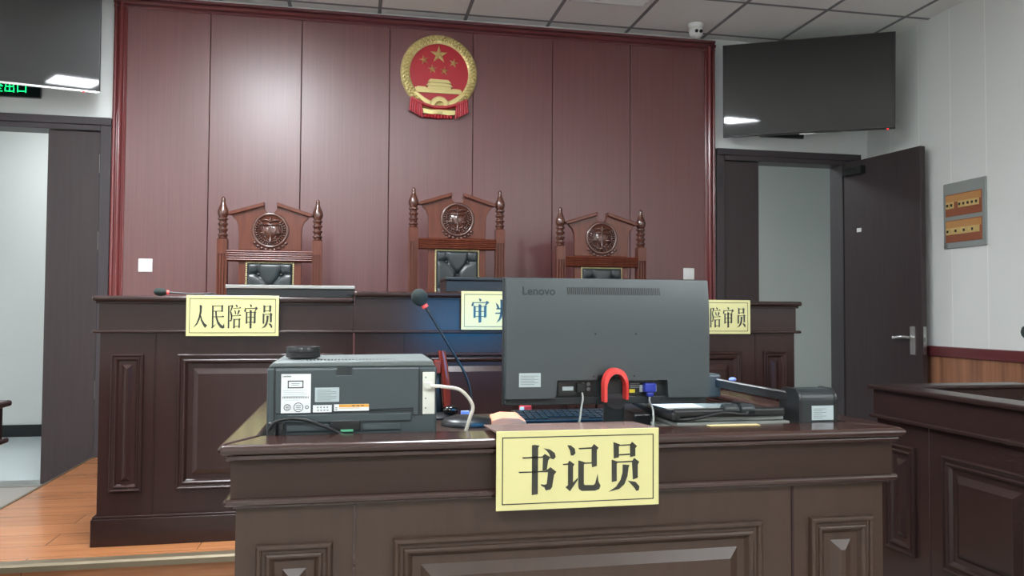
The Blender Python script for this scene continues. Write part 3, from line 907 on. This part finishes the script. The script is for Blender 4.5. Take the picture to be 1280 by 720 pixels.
# ================================================================== THINGS ON THE JUDGES' BENCHES
t = thing('flat_monitor', 'black monitor with silver top edge lying on left judge bench', 'monitor', (-.27, 3.62, 1.1706))
MB().box(-.262, -.15, 0, .262, .17, .036).build('housing', M_BLACK, t, bevel=.004)
MB().box(-.266, -.155, .036, .266, .175, .052).build('silver_frame', M_STEEL, t, bevel=.003)
MB().box(.235, -.158, .012, .262, -.15, .03).build('corner_block', M_BLACK, t, bevel=.002)
t = thing('flat_monitor', 'plain black monitor back standing low on middle judge bench', 'monitor', (.665, 3.60, 1.1986))
MB().box(-.272, -.10, 0, .272, .14, .056).build('housing', M_BLACK, t, bevel=.005)
MB().box(-.275, -.106, .056, .275, .145, .070).build('frame', M_BLACK, t, bevel=.003)

def gooseneck(name, label, loc, pts, head_dir, base, headr=.022, ringm=None):
    t = thing(name, label, 'microphone', loc)
    if base == 'disc':
        MB().lathe([(.078, 0), (.078, .010), (.068, .020), (.036, .027), (.014, .030)], n=32, sy=.9).build('base', M_BLACK, t, smooth=45)
    elif base == 'wedge':
        MB().lathe([(.055, 0), (.055, .006), (.045, .012), (.012, .014)], n=24).build('base', M_BLACK, t, smooth=45)
    c = bez(pts, 14)
    nk = MB().tube(c, .0036, 8, rr=[.0055 if i < 5 else .0036 for i in range(len(c))])
    nk.build('gooseneck', M_STEM, t, smooth='all')
    p = Vector(pts[-1]); dv = (c[-1] - c[-3]).normalized()
    rg = MB(); rg.tube([p - dv * .002, p + dv * .012], .0095, 14); rg.build('ring', M_PINK, t, smooth=40)
    q = MB()
    hc = p + dv * .030
    q.lathe([(.010, -.022), (headr * .75, -.016), (headr, -.002), (headr * .98, .010), (headr * .75, .022), (headr * .35, .028), (.002, .030)], (0, 0, 0), 18)
    q.xf(Matrix.Translation(hc) @ dv.to_track_quat('Z', 'Y').to_matrix().to_4x4())
    q.build('foam_windscreen', M_FOAM, t, smooth='all')
    return t
gooseneck('gooseneck_microphone', 'gooseneck microphone with round black base beside the printer', (.330, 2.34, .7757),
          [(.012, 0, .026), (.010, 0, .09), (-.008, 0, .152), (-.058, 0, .238), (-.127, 0, .350)], None, 'disc', .024)
gooseneck('gooseneck_microphone', 'small microphone bent flat on left judge bench above name plate', (-.606, 3.66, 1.1706),
          [(0, 0, .012), (-.02, -.008, .017), (-.09, -.025, .014), (-.185, -.045, .019)], None, 'wedge', .0175)

# ================================================================== CLERK'S DESK
t = thing('clerk_desk', 'dark walnut clerk desk with raised panels in the foreground', 'desk', (.515, 1.70, 0))
ox, oy = .515, 1.70
DX0, DX1, ZT = -.247 - ox, 1.275 - ox, .84
DB = .90
PF, PL, PR = .096, -.2055 - ox, 1.212 - ox       # inner edges of the raised surround: front, left, right
def surround(name, e, z0, z1, m, i=0.0, e2=None, **k):
    """ledge round the sunk worktop in three mitred runs, overhanging outwards by e and inwards by i"""
    f = -e - .008 if e2 is None else e2
    o = e
    for poly in ([(DX0 - o, f), (DX1 + o, f), (PR - i, PF + i), (PL + i, PF + i)],
                 [(DX0 - o, f), (PL + i, PF + i), (PL + i, DB), (DX0 - o, DB)],
                 [(DX1 + o, f), (DX1 + o, DB), (PR - i, DB), (PR - i, PF + i)]):
        MB().xy(poly, z0, z1).build(name, m, t, **k)
surround('surround_top', .022, ZT - .021, ZT, M_MOULD, .006, bevel=.0095, seg=4)
surround('top_moulding', .010, ZT - .034, ZT - .021, M_MOULD, bevel=.005, seg=3)
MB().box(PL - .02, PF - .02, .752, PR + .02, DB - .01, .775).build('worktop', M_DESK, t, bevel=.003)
surround('frieze', 0, .728, ZT - .034, M_DESK, e2=0)
mb = MB(); mb.box(DX0 - .012, -.014, .713, DX1 + .008, DB - .01, .728)
mb.build('waist_moulding', M_MOULD, t, bevel=.006, seg=3)
mb = MB(); mb.box(DX0 + .004, .003, .706, DX1 - .004, DB - .02, .714)
mb.build('bed_moulding', M_MOULD, t, bevel=.002)
FY = .012
MB().box(DX0 + .010, FY, .09, DX1 - .018, DB - .03, .707).build('carcass', M_DESKV, t)
MB().box(DX0 - .004, -.002, 0, DX1 - .004, DB - .02, .10).build('plinth', M_DESK, t, bevel=.004)
for a_, b_, k in ((-.196, -.042, .9), (.084, .935, 1.0), (1.060, 1.226, .95)):
    mb = MB(); mb.raised(a_ - ox, b_ - ox, .16, .629, T_front(FY), sprof(k)); mb.build('raised_panel', M_DESKV, t)
for xj in (.003, 1.017):
    MB().box(xj - ox - .0025, FY - .003, .10, xj - ox + .0025, FY + .002, .706).build('joint_strip', M_GAP if xj > 1 else M_MOULD, t)

# ================================================================== GREY MONITOR ON THE CLERK DESK
def monitor():
    t = thing('computer_monitor', 'large dark grey monitor seen from behind on clerk desk', 'monitor', (.647, 1.95, .7757))
    X = lambda x: x - .647
    Z = lambda z: z - .775
    MB().box(X(.370), .026, Z(.873), X(.924), .046, Z(1.2)).build('bezel', M_MONDK, t, bevel=.003)
    # rear shell with the cable recess cut from its lower edge
    def bow(z): return .012 * max(0, (z - 1.07) / .128) ** 2
    mb = MB()
    mb.xz([(X(.373), Z(.892)), (X(.500), Z(.892)), (X(.506), Z(.938)), (X(.612), Z(.938)), (X(.612), Z(.95)), (X(.682), Z(.95)), (X(.682), Z(.936)), (X(.803), Z(.936)), (X(.806), Z(.890)), (X(.920), Z(.890)),
           (X(.9212), Z(1.07)), (X(.3725), Z(1.07))], 0, .030)
    zz = [1.07 + .128 * k / 14 for k in range(15)]
    mb.yz([(.030, Z(1.07))] + [(bow(z), Z(z)) for z in zz] + [(.030, Z(1.199))], X(.3725), X(.9212))
    sh = mb.build('rear_shell', M_MON, t, smooth=25)
    MB().box(X(.372), .016, Z(.874), X(.918), .028, Z(.893)).build('lower_strip', M_MONDK, t, bevel=.002)
    for x, z in ((.425, .8835), (.535, .8835), (.79, .8835)): MB().lathe([(.004, 0), (.004, .001)], (X(x), .016, Z(z)), 10, 'y').build('screw_hole', M_BLACK, t)
    # port plates
    for x0, x1 in ((.513, .608), (.688, .785)):
        MB().box(X(x0), .020, Z(.897), X(x1), .027, Z(.934)).build('port_plate', M_BLACK, t)
    MB().box(X(.524), .018, Z(.910), X(.553), .0205, Z(.920)).build('port_label', M_STICKG, t)
    for k in range(4):
        MB().lathe([(.005, 0), (.005, .0006)], (X(.580 + .014 * (k % 2)), .0200, Z(.926 - .013 * (k // 2))), 10, 'y').build('approval_mark', M_PRINT, t)
    MB().box(X(.705), .0185, Z(.902), X(.720), .0205, Z(.911)).build('yellow_label', M_YEL, t)
    MB().box(X(.692), .0185, Z(.900), X(.699), .0205, Z(.914)).build('port_label', M_STICKG, t)
    for k in range(3): MB().box(X(.708), .019, Z(.915 + .005 * k), X(.733), .0205, Z(.917 + .005 * k)).build('printed_line', M_PRINT, t)
    for x in (.733, .770): MB().box(X(x), .0165, Z(.904), X(x + .009), .0205, Z(.922)).build('socket_edge', M_STICKG, t)
    MB().box(X(.560), .006, Z(.906), X(.584), .022, Z(.928)).build('power_socket', M_BLACK, t, bevel=.002)
    # mounting holes and vents
    for x, z in ((.606, 1.056), (.716, 1.056), (.602, .947), (.711, .947)):
        MB().lathe([(.0027, -.001), (.0027, .0006)], (X(x), 0, Z(z)), 10, 'y').build('mount_hole', M_BLACK, sh)
    vt = MB()
    for k in range(50):
        x = .533 + .00508 * k
        q0, q1 = bow(1.157), bow(1.176)
        vt.add([(X(x), q0 - .0008, Z(1.157)), (X(x) + .0028, q0 - .0008, Z(1.157)), (X(x) + .0016, q1 - .0008, Z(1.176)), (X(x) - .0012, q1 - .0008, Z(1.176)),
                (X(x), q0 + .002, Z(1.157)), (X(x) + .0028, q0 + .002, Z(1.157)), (X(x) + .0016, q1 + .002, Z(1.176)), (X(x) - .0012, q1 + .002, Z(1.176))],
               [(0, 1, 2, 3), (7, 6, 5, 4), (0, 4, 5, 1), (1, 5, 6, 2), (2, 6, 7, 3), (3, 7, 4, 0)])
    vt.build('vent_slots', M_BLACK, sh)
    text_mesh('Lenovo', .0295, sh, M_LOGO, (X(.4135), bow(1.1555) - .0004, Z(1.1555)), 'maker_logo', rot=(PI / 2 - math.atan2(bow(1.177) - bow(1.1555), .0215), 0, 0), sx=.985, off=.0006)
    # sticker
    s = MB().box(X(.406), -.0008, Z(.922), X(.462), 0, Z(.957)).build('sticker', M_STICKG, sh)
    for k in range(6): MB().box(X(.410), -.0012, Z(.928 + .0042 * k), X(.410 + (.046 if k % 2 else .036)), -.0008, Z(.9292 + .0042 * k)).build('printed_line', M_PRINT, s)
    # stand: oval base, leaning neck, red cable loop
    MB().lathe([(.080, 0), (.080, .006), (.070, .012), (.03, .014)], (-.026, .0, 0), 36, 'z', 1, .85).build('stand_base', M_MONDK, t, smooth=40)
    nk = MB(); loops = []
    for z, yo, r in ((.010, -.010, .0265), (.100, -.022, .0275)):
        loops.append([(r * math.cos(2 * PI * k / 24) + .002, yo + r * .75 * math.sin(2 * PI * k / 24), z) for k in range(24)])
    top = []
    for k in range(24):
        a_ = 2 * PI * k / 24
        top.append((.0275 * math.cos(a_) + .002, -.028 + .0206 * math.sin(a_), .114 + .021 * math.sin(a_)))
    loops.append(top)
    nk.loft(loops); nk.build('stand_neck', M_MONDK, t, smooth=40)
    MB().box(-.022, -.012, .115, .024, .026, .165).build('stand_bracket', M_MONDK, t, bevel=.004)
    lp = MB(); loops = []
    for i in range(33):
        u = i / 32
        if u < .2: x, z = -.0285, .111 + (u / .2) * .038
        elif u > .8: x, z = .0285, .117 + (1 - u) / .2 * .032
        else:
            a_ = PI * (1 - (u - .2) / .6); x, z = .0285 * math.cos(a_), .149 + .040 * math.sin(a_)
        nx, nz = (x / .0285, max(0, (z - .149)) / .040); L_ = math.hypot(nx, nz) or 1
        nx, nz = nx / L_, nz / L_
        wv = .0035 + .0035 * max(0, nz)
        y0, y1 = -.052, -.022
        loops.append([(x + nx * wv, y0 + .003, z + nz * wv), (x - nx * wv, y0, z - nz * wv), (x - nx * wv, y1, z - nz * wv), (x + nx * wv, y1, z + nz * wv)])
    lp.loft(loops); o = lp.build('cable_loop', M_REDPL, t, smooth=50); o['label'] = 'red cable loop'
    # screen on the far side
    MB().box(X(.380), .0455, Z(.895), X(.914), .0475, Z(1.192)).build('screen', M_BLUESCR, t)
    # leads
    c1 = MB().tube(bez([(X(.572), .004, Z(.905)), (X(.572), -.004, Z(.893)), (X(.566), -.012, Z(.87)), (X(.556), -.02, Z(.83)), (X(.53), .0, Z(.781))], 8), .0028, 8)
    c1.build('power_lead', M_CABLEG, t, smooth='all')
    pg = MB(); pg.box(X(.740), -.004, Z(.904), X(.771), .020, Z(.928)); pg.box(X(.746), -.002, Z(.893), X(.765), .010, Z(.904))
    o = pg.build('video_plug', M_BLUE, t, bevel=.003); o['label'] = 'blue video plug'
    MB().tube(bez([(X(.756), .004, Z(.896)), (X(.752), -.004, Z(.88)), (X(.745), -.045, Z(.865)), (X(.735), -.072, Z(.83)), (X(.722), -.078, Z(.781))], 8), .0028, 8).build('video_lead', M_CABLEG, t, smooth='all')
monitor()

# ================================================================== PRINTER
def printer():
    t = thing('printer', 'dark grey laser printer seen from behind on clerk desk', 'printer', (0, 1.82, .7757))
    Z = lambda z: z - .775
    W0, W1_ = -.191, .186
    D = .30
    b_ = MB()
    b_.xz([(W0, 0.0), (W1_, 0.0), (W1_, Z(.985)), (W0, Z(.985))], .004, D)
    b_.build('body', M_PRN, t, bevel=.006)
    tp = MB(); tp.xz([(W0 + .002, Z(.985)), (W1_ - .004, Z(.985)), (W1_ - .010, Z(.999)), (W0 + .012, Z(.996))], .006, D - .006)
    tp.build('top_cover', M_PRNTOP, t, bevel=.003)
    vs = MB()
    for k in range(26): vs.box(-.11 + .008 * k, .06, Z(.997), -.107 + .008 * k, .10, Z(.9985))
    vs.build('vent_slots', M_MONDK, t)
    dr = MB(); dr.xz([(-.172, Z(.882)), (.131, Z(.890)), (.131, Z(.874)), (.144, Z(.874)), (.144, Z(.982)), (-.005, Z(.982)), (-.005, Z(.966)), (-.041, Z(.966)), (-.041, Z(.981)), (-.172, Z(.979))], 0, .006)
    do = dr.build('rear_door', M_PRN, t, bevel=.0015, seg=1)
    MB().box(-.039, .0035, Z(.967), -.007, .0055, Z(.986)).build('door_catch', M_MONDK, do)
    gp = MB(); gp.box(-.176, .002, Z(.84), -.172, .0045, Z(.985)); gp.box(-.15, .002, Z(.8835), .131, .0045, Z(.8865)); gp.box(.144, .002, Z(.874), .1465, .0045, Z(.985))
    gp.build('door_gap', M_BLACK, t)
    MB().box(-.152, -.002, Z(.862), .128, .006, Z(.880)).build('lower_flap', M_PRN, t, bevel=.002)
    MB().box(-.054, -.0025, Z(.842), .014, .006, Z(.866)).build('flap_recess', M_BLACK, t, bevel=.002)
    for x0, x1 in ((-.148, -.056), (.018, .104)): MB().box(x0, -.002, Z(.843), x1, .006, Z(.857)).build('tray_edge', M_PRN, t, bevel=.001)
    o = MB().box(-.03, -.006, Z(.8402), -.002, -.002, Z(.8455)).build('tray_latch', mat('green_plastic', (86, 168, 128), .5), t, bevel=.001)
    io = MB().box(.153, .0, Z(.876), .181, .006, Z(.972)).build('socket_strip', M_IVORY, t, bevel=.001)
    MB().box(.151, .0015, Z(.873), .1535, .0055, Z(.975)).build('strip_gap', M_BLACK, t)
    for z in (.960, .912, .89): MB().lathe([(.002, 0), (.002, .001)], (.160, 0, Z(z)), 8, 'y').build('screw', M_PRINT, io)
    MB().box(.157, -.012, Z(.934), .174, .0, Z(.950)).build('cable_plug', M_IVORY, io, bevel=.002)
    # labels
    def lab(x0, z0, x1, z1, m, name='label_sticker'):
        return MB().box(x0, -.0008, Z(z0), x1, .0, Z(z1)).build(name, m, t)
    def bar(p, x0, z0, x1, z1, m=M_PRINT): return MB().box(x0, -.0013, Z(z0), x1, -.0008, Z(z1)).build('printed_line', m, p)
    L1 = lab(-.160, .884, -.096, .9705, M_STICK)
    text_mesh('Lenovo', .0062, L1, M_PRINTD, (-.157, -.0009, Z(.9638)), 'printed_name', off=.0001)
    fr = MB()
    for (x0, z0, x1, z1) in ((-.146, .939, -.112, .9412), (-.146, .9538, -.112, .956), (-.146, .939, -.1438, .956), (-.1142, .939, -.112, .956)): fr.box(x0, -.0013, Z(z0), x1, -.0008, Z(z1))
    fr.build('printed_frame', M_PRINTD, L1)
    bar(L1, -.138, .9488, -.120, .9500); bar(L1, -.138, .9455, -.122, .9465)
    for k in range(4): bar(L1, -.156, .9335 - .0042 * k, -.104 - .006 * (k % 2), .9345 - .0042 * k, M_STICKG)
    for k in range(18): bar(L1, -.1565 + .0032 * k, .9165, -.1565 + .0032 * k + .0016, .9205)
    bar(L1, -.152, .9125, -.12, .9133, M_STICKG)
    for cx_, r_ in ((-.1465, .0075), (-.1225, .0105), (-.104, .004)):
        q = MB(); loops = []
        for i in range(25):
            a_ = 2 * PI * i / 24
            loops.append([(cx_ + (r_ + e) * math.cos(a_), y_, Z(.8965) + (r_ + e) * math.sin(a_)) for e, y_ in ((0, -.0008), (0, -.0013), (-.0014, -.0013), (-.0014, -.0008))])
        q.loft(loops, False, False)
        if r_ > .005:
            for k in range(3): q.box(cx_ - r_ * .5, -.0013, Z(.8965) + (k - 1) * r_ * .4 - .0006, cx_ + r_ * .5, -.0008, Z(.8965) + (k - 1) * r_ * .4 + .0006)
        q.build('printed_badge', M_PRINTD, L1)
    L2 = lab(-.087, .9075, -.034, .9395, M_STICKG)
    for k in range(7): bar(L2, -.082, .9115 + .0036 * k, -.082 + (.042 if k % 3 else .030), .9125 + .0036 * k)
    L3 = lab(-.091, .8845, -.050, .9005, M_STICK)
    for k in range(4): bar(L3, -.082 + .007 * k, .894, -.079 + .007 * k, .897); bar(L3, -.082 + .007 * k, .888, -.078 + .007 * k, .890)
    L4 = lab(-.045, .8865, .032, .9015, M_STICK)
    MB().box(-.034, -.0012, Z(.895), .032, -.0008, Z(.9012)).build('orange_band', M_ORANGE, L4)
    bar(L4, -.034, .8925, .012, .8933, M_ORANGE)
    for k in range(3): bar(L4, -.006 + .010 * k, .897, .001 + .010 * k, .899, M_PRINTD)
    for z in (.893, .889): bar(L4, -.042, z, -.038, z + .002)
    # data lead to the right, power lead at lower left
    MB().tube(bez([(.170, -.010, Z(.941)), (.200, -.014, Z(.939)), (.240, -.012, Z(.930)), (.268, -.005, Z(.895)), (.262, .0, Z(.862)), (.252, .02, Z(.82)), (.24, .06, Z(.781))], 10), .0042, 10).build('data_lead', M_CABLEW, t, smooth='all')
    pl = MB(); pl.box(-.186, -.014, .056, -.168, .0, .091); pl.box(-.165, -.010, .054, -.152, .0, .089)
    pl.build('power_plug', M_BLACK, t, bevel=.003)
    MB().tube(bez([(-.183, -.014, .075), (-.170, -.018, .092), (-.140, -.018, .099), (-.105, -.018, .095), (-.07, -.017, .082), (-.035, -.016, .066), (0, -.012, .04), (.02, -.012, .004)], 8), .0037, 8).build('power_lead', M_BLACK, t, smooth='all')
printer()

t = thing('tape_roll', 'round black ribbed disc lying on top of the printer', 'tape', (-.122, 1.955, .9995))
tr = MB(); loops = []
N = 60
for r, h in ((.032, 0), (.040, .002), (.040, .012), (.0385, .0125), (.0385, .0145), (.040, .015), (.040, .025), (.038, .027), (.024, .027), (.024, .022)):
    loops.append([(((r - (.0012 if (k % 2 and r > .039) else 0)) * math.cos(2 * PI * k / N)), ((r - (.0012 if (k % 2 and r > .039) else 0)) * math.sin(2 * PI * k / N)), h) for k in range(N)])
tr.loft(loops); tr.build('roll', M_BLACK, t, smooth=40)
MB().lathe([(.0235, .0215), (.0235, .0245), (.006, .0255)], n=30).build('hub', M_MONDK, t, smooth=40)

# red curved stand next to the printer
t = thing('desk_holder', 'glossy red curved upright holder with black foot beside the printer', 'holder', (.266, 2.50, .7757))
q = MB()
q.lathe([(.045, 0), (.045, .006), (.035, .014), (.018, .020)], (0, .01, 0), 24, 'z', 1, 1.3); q.build('foot', M_BLACK, t, smooth=40)
q = MB(); q.tube([(-.010, .012, .012), (-.010, .012, .09), (-.010, .010, .155)], .012, 14, rr=[.022, .0125, .0125]); q.build('black_post', M_MONDK, t, smooth='all')
q = MB(); loops = []
for x, z, hw in ((.022, .014, .010), (.0215, .065, .0125), (.018, .115, .0125), (.011, .165, .0125), (.006, .195, .0125), (.003, .210, .012), (.002, .213, .010)):
    loops.append([(x + hw * math.cos(2 * PI * k / 16), .0 + .018 * math.copysign(abs(math.sin(2 * PI * k / 16)) ** .7, math.sin(2 * PI * k / 16)), z) for k in range(16)])
q.loft(loops); q.build('red_upright', M_REDGL, t, smooth=50)
MB().box(-.022, -.014, .142, -.001, .014, .184).build('red_clip', M_REDGL, t, bevel=.003)
q = MB(); q.ball((.032, -.016, .026), .021, 16, (1.25, .8, .75)); q.build('black_hinge', M_BLACKG, t, smooth='all')

o = MB().box(-.010, -.006, 0, .012, .006, .014).build('eraser', M_LBLUE, None, bevel=.002)
o.location = (.348, 2.53, .7757); o.scale = (1.2, 1.2, 1.3); tag(o, 'small pale blue block on the desk behind the microphone base', 'eraser')

# keyboard beyond the monitor
t = thing('keyboard', 'black computer keyboard lying beneath the monitor', 'keyboard', (.72, 2.40, .7757))
q = MB(); q.yz([(-.066, 0), (.075, 0), (.075, .024), (.05, .024), (-.066, .010)], -.23, .23); q.build('case', M_BLACK, t, bevel=.002)
kb = MB()
for r in range(6):
    for k in range(21):
        if r == 0 and 4 <= k <= 9: continue
        x = -.222 + .0212 * k; y = -.058 + .0185 * r; z = .0105 + .0022 * r
        kb.box(x, y, z, x + .018, y + .0155, z + .006)
kb.build('keys', M_BLACK, t, bevel=.0015)
# folded paper packet
o = MB().xz([(-.052, 0), (.052, 0), (.050, .014), (.030, .025), (-.020, .027), (-.050, .018)], -.05, .09).build('paper_packet', M_PACK, None, bevel=.002)
o.location = (.452, 2.33, .7757); o.rotation_euler = (0, 0, -.12); tag(o, 'pale orange paper packet behind top flap of clerk name plate', 'packet')
# small red stamp box
t = thing('ink_stamp', 'tiny red and white stamp left of the keyboard', 'stamp', (.545, 2.52, .7757))
MB().box(-.018, -.012, 0, .020, .012, .034).build('body', M_REDPL, t, bevel=.003)
MB().box(-.020, -.014, 0, -.006, -.012, .030).build('label_face', M_WHITE, t, bevel=.0005)

# ================================================================== DOCUMENT SCANNER AND PAPERS
t = thing('document_scanner', 'black folding document scanner with arm lowered on right of desk', 'scanner', (1.15, 1.851, .7757))
q = MB()
pr = [(-.045, 0), (.050, 0), (.050, .117)] + arc(.022, .117, .028, 0, 90, 6)[1:] + arc(-.017, .117, .028, 90, 180, 6) + [(-.045, .117)]
q.prism([(u * .95, v) for u, v in pr], -.048, .046, lambda u, v, s: (s, u, v))
q.build('base_block', M_MONDK, t, bevel=.002)
for s in (-.052, .047):
    q = MB(); q.prism([(u, v * 1.012) for u, v in pr], s - .004, s + .004, lambda u, v, k: (k, u, v)); q.build('side_cheek', M_BLACK, t, bevel=.002)
st = MB().box(-.020, -.0440, .068, .040, -.0427, .104).build('sticker', M_STICKG, t)
for k in range(6): MB().box(-.015, -.0445, .073 + .0045 * k, -.015 + (.034 if k % 2 else .024), -.0439, .0742 + .0045 * k).build('printed_line', M_PRINT, st)
q = MB()
def armsec(x, y, z, w_, h): return [(x, y - w_, z - h), (x, y - w_, z + h * .6), (x, y - w_ * .5, z + h), (x, y + w_ * .5, z + h), (x, y + w_, z + h * .6), (x, y + w_, z - h)]
q.loft([armsec(-.040, .0, .122, .020, .013), armsec(-.080, .085, .128, .019, .013), armsec(-.115, .17, .134, .019, .013), armsec(-.148, .25, .141, .019, .013)])
q.build('arm', M_BLACK, t, bevel=.002)
q = MB(); q.box(-.186, .232, .098, -.130, .285, .164); q.build('camera_head', M_MON, t, bevel=.007, seg=3)
q = MB(); q.ball((-.112, .20, .151), .011, 12, (1, 1, .6)); q.build('blue_cap', M_LBLUE, t, smooth='all')
# stacked folders carry the tray
for k, (dx, h0, h1, m_, nm, lb) in enumerate(((0, 0, .040, M_PAPERG, 'folder_stack', 'thick grey folder block beneath the black tray'), (.006, .040, .056, M_PAPER, 'paper_stack', 'white paper stack under the black tray'), (-.004, .056, .066, M_PAPERG, 'grey_folder', 'grey card folder lying directly under the black tray'))):
    o = MB().box(-.150, -.030, 0, .150, .27, h1 - h0).build(nm, m_, None, bevel=.001, seg=1)
    o.location = (.925 + dx, 1.842, .7757 + h0 + .0006 * k); tag(o, lb, 'folder' if 'folder' in nm else 'paper')
# folded mat frame in front of the arm
t = thing('document_tray', 'low black tray with rounded corners in front of scanner arm', 'tray', (.92, 1.83, .8442))
q = MB(); q.box(-.155, -.012, .010, .145, .008, .032); q.box(-.160, -.012, .002, -.135, .26, .024); q.box(.130, .0, .004, .148, .26, .020)
q.build('rim', M_BLACK, t, bevel=.007, seg=3)
MB().box(-.150, .0, 0, .145, .27, .012).build('bed', M_PAPERG, t, bevel=.002)
for x in (-.005, .040):
    MB().lathe([(.014, -.018), (.015, -.010), (.015, .010), (.014, .018)], (x, -.004, .028), 16, 'x').build('hinge_knuckle', M_MONDK, t, smooth=40)
q = MB(); q.tube(bez([(-.14, -.006, .006), (-.10, -.018, .009), (-.03, -.020, .022), (.03, -.020, .018), (.04, -.014, .026)], 8), .0035, 8); q.build('lead', M_BLACK, t, smooth='all')
o = MB().box(-.062, -.05, 0, .062, .055, .002).build('paper_sheet', M_PAPER, None)
o.location = (.862, 2.02, .8569); o.rotation_euler = (0, 0, -.05); tag(o, 'white paper sheet in the tray under right corner of the monitor', 'paper')
o = MB().box(-.07, -.012, 0, .06, .010, .0015).build('manila_slip', M_MANILA, None)
o.location = (.905, 1.775, .8407); tag(o, 'pale manila slip on the desk ledge before the black tray', 'paper')
t = thing('slanted_case', 'flat black slanted box between monitor stand and tray', 'box', (.715, 1.99, .7757))
MB().yz([(-.06, 0), (.12, 0), (.12, .090), (-.06, .076)], -.012, .035).build('case', M_BLACK, t, bevel=.004)

# ================================================================== SIDE DESKS
def side_desk(name, label, x, y0, y1, s, depth):
    """long litigants' desk running towards the viewer; its panelled face looks across the court. s=+1 face towards -x"""
    t = thing(name, label, 'desk', (x, y1, 0), group='litigant desks')
    L = y1 - y0
    X = lambda a_: a_ * s
    def bxx(xa, ya, za, xb, yb, zb): return MB().box(min(X(xa), X(xb)), ya, za, max(X(xa), X(xb)), yb, zb)
    top = .84
    # raised parapet along the face and across the far end
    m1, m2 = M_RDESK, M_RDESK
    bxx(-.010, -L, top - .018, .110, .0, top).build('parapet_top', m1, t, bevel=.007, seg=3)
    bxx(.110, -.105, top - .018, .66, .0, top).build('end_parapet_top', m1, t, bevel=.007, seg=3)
    bxx(.012, -L, .728, .098, -.012, top - .018).build('frieze', m1, t)
    bxx(.098, -.095, .728, .65, -.012, top - .018).build('end_frieze', m1, t)
    bxx(.098, -L, .745, .66, -.095, .772).build('worktop', m1, t, bevel=.004)
    bxx(-.004, -L, .713, .60, -.002, .728).build('waist_moulding', m1, t, bevel=.006, seg=3)
    bxx(.022, -L, .09, .58, -.020, .713).build('carcass', m2, t)
    bxx(.006, -L, 0, .60, -.006, .10).build('plinth', m1, t, bevel=.004)
    T = lambda u, v, o: (X(.022 - o), u, v)
    def rp(a_, b_, k):
        mb_ = MB(); mb_.raised(a_, b_, .235, .629, T, sprof(k)); mb_.build('raised_panel', m2, t)
    rp(-.235, -.075, .9)
    k = -.37
    while k - .40 > -L:
        rp(k - .385, k, 1); k -= .50
    bxx(.0205, -.304, .10, .024, -.299, .713).build('joint_strip', M_GAP, t)
    return t
side_desk('litigant_desk', 'long dark panelled desk along the right wall side', 1.972, .55, 2.76, 1, .66)
side_desk('litigant_desk', 'dark panelled desk whose end shows at left picture edge', -1.020, .55, 2.63, -1, .66)
gooseneck('gooseneck_microphone', 'microphone on the right side desk, cut by the picture edge', (2.30, 2.31, .7727),
          [(0, 0, .026), (0, 0, .10), (-.004, -.004, .18), (-.030, -.01, .250)], None, 'disc', .026)
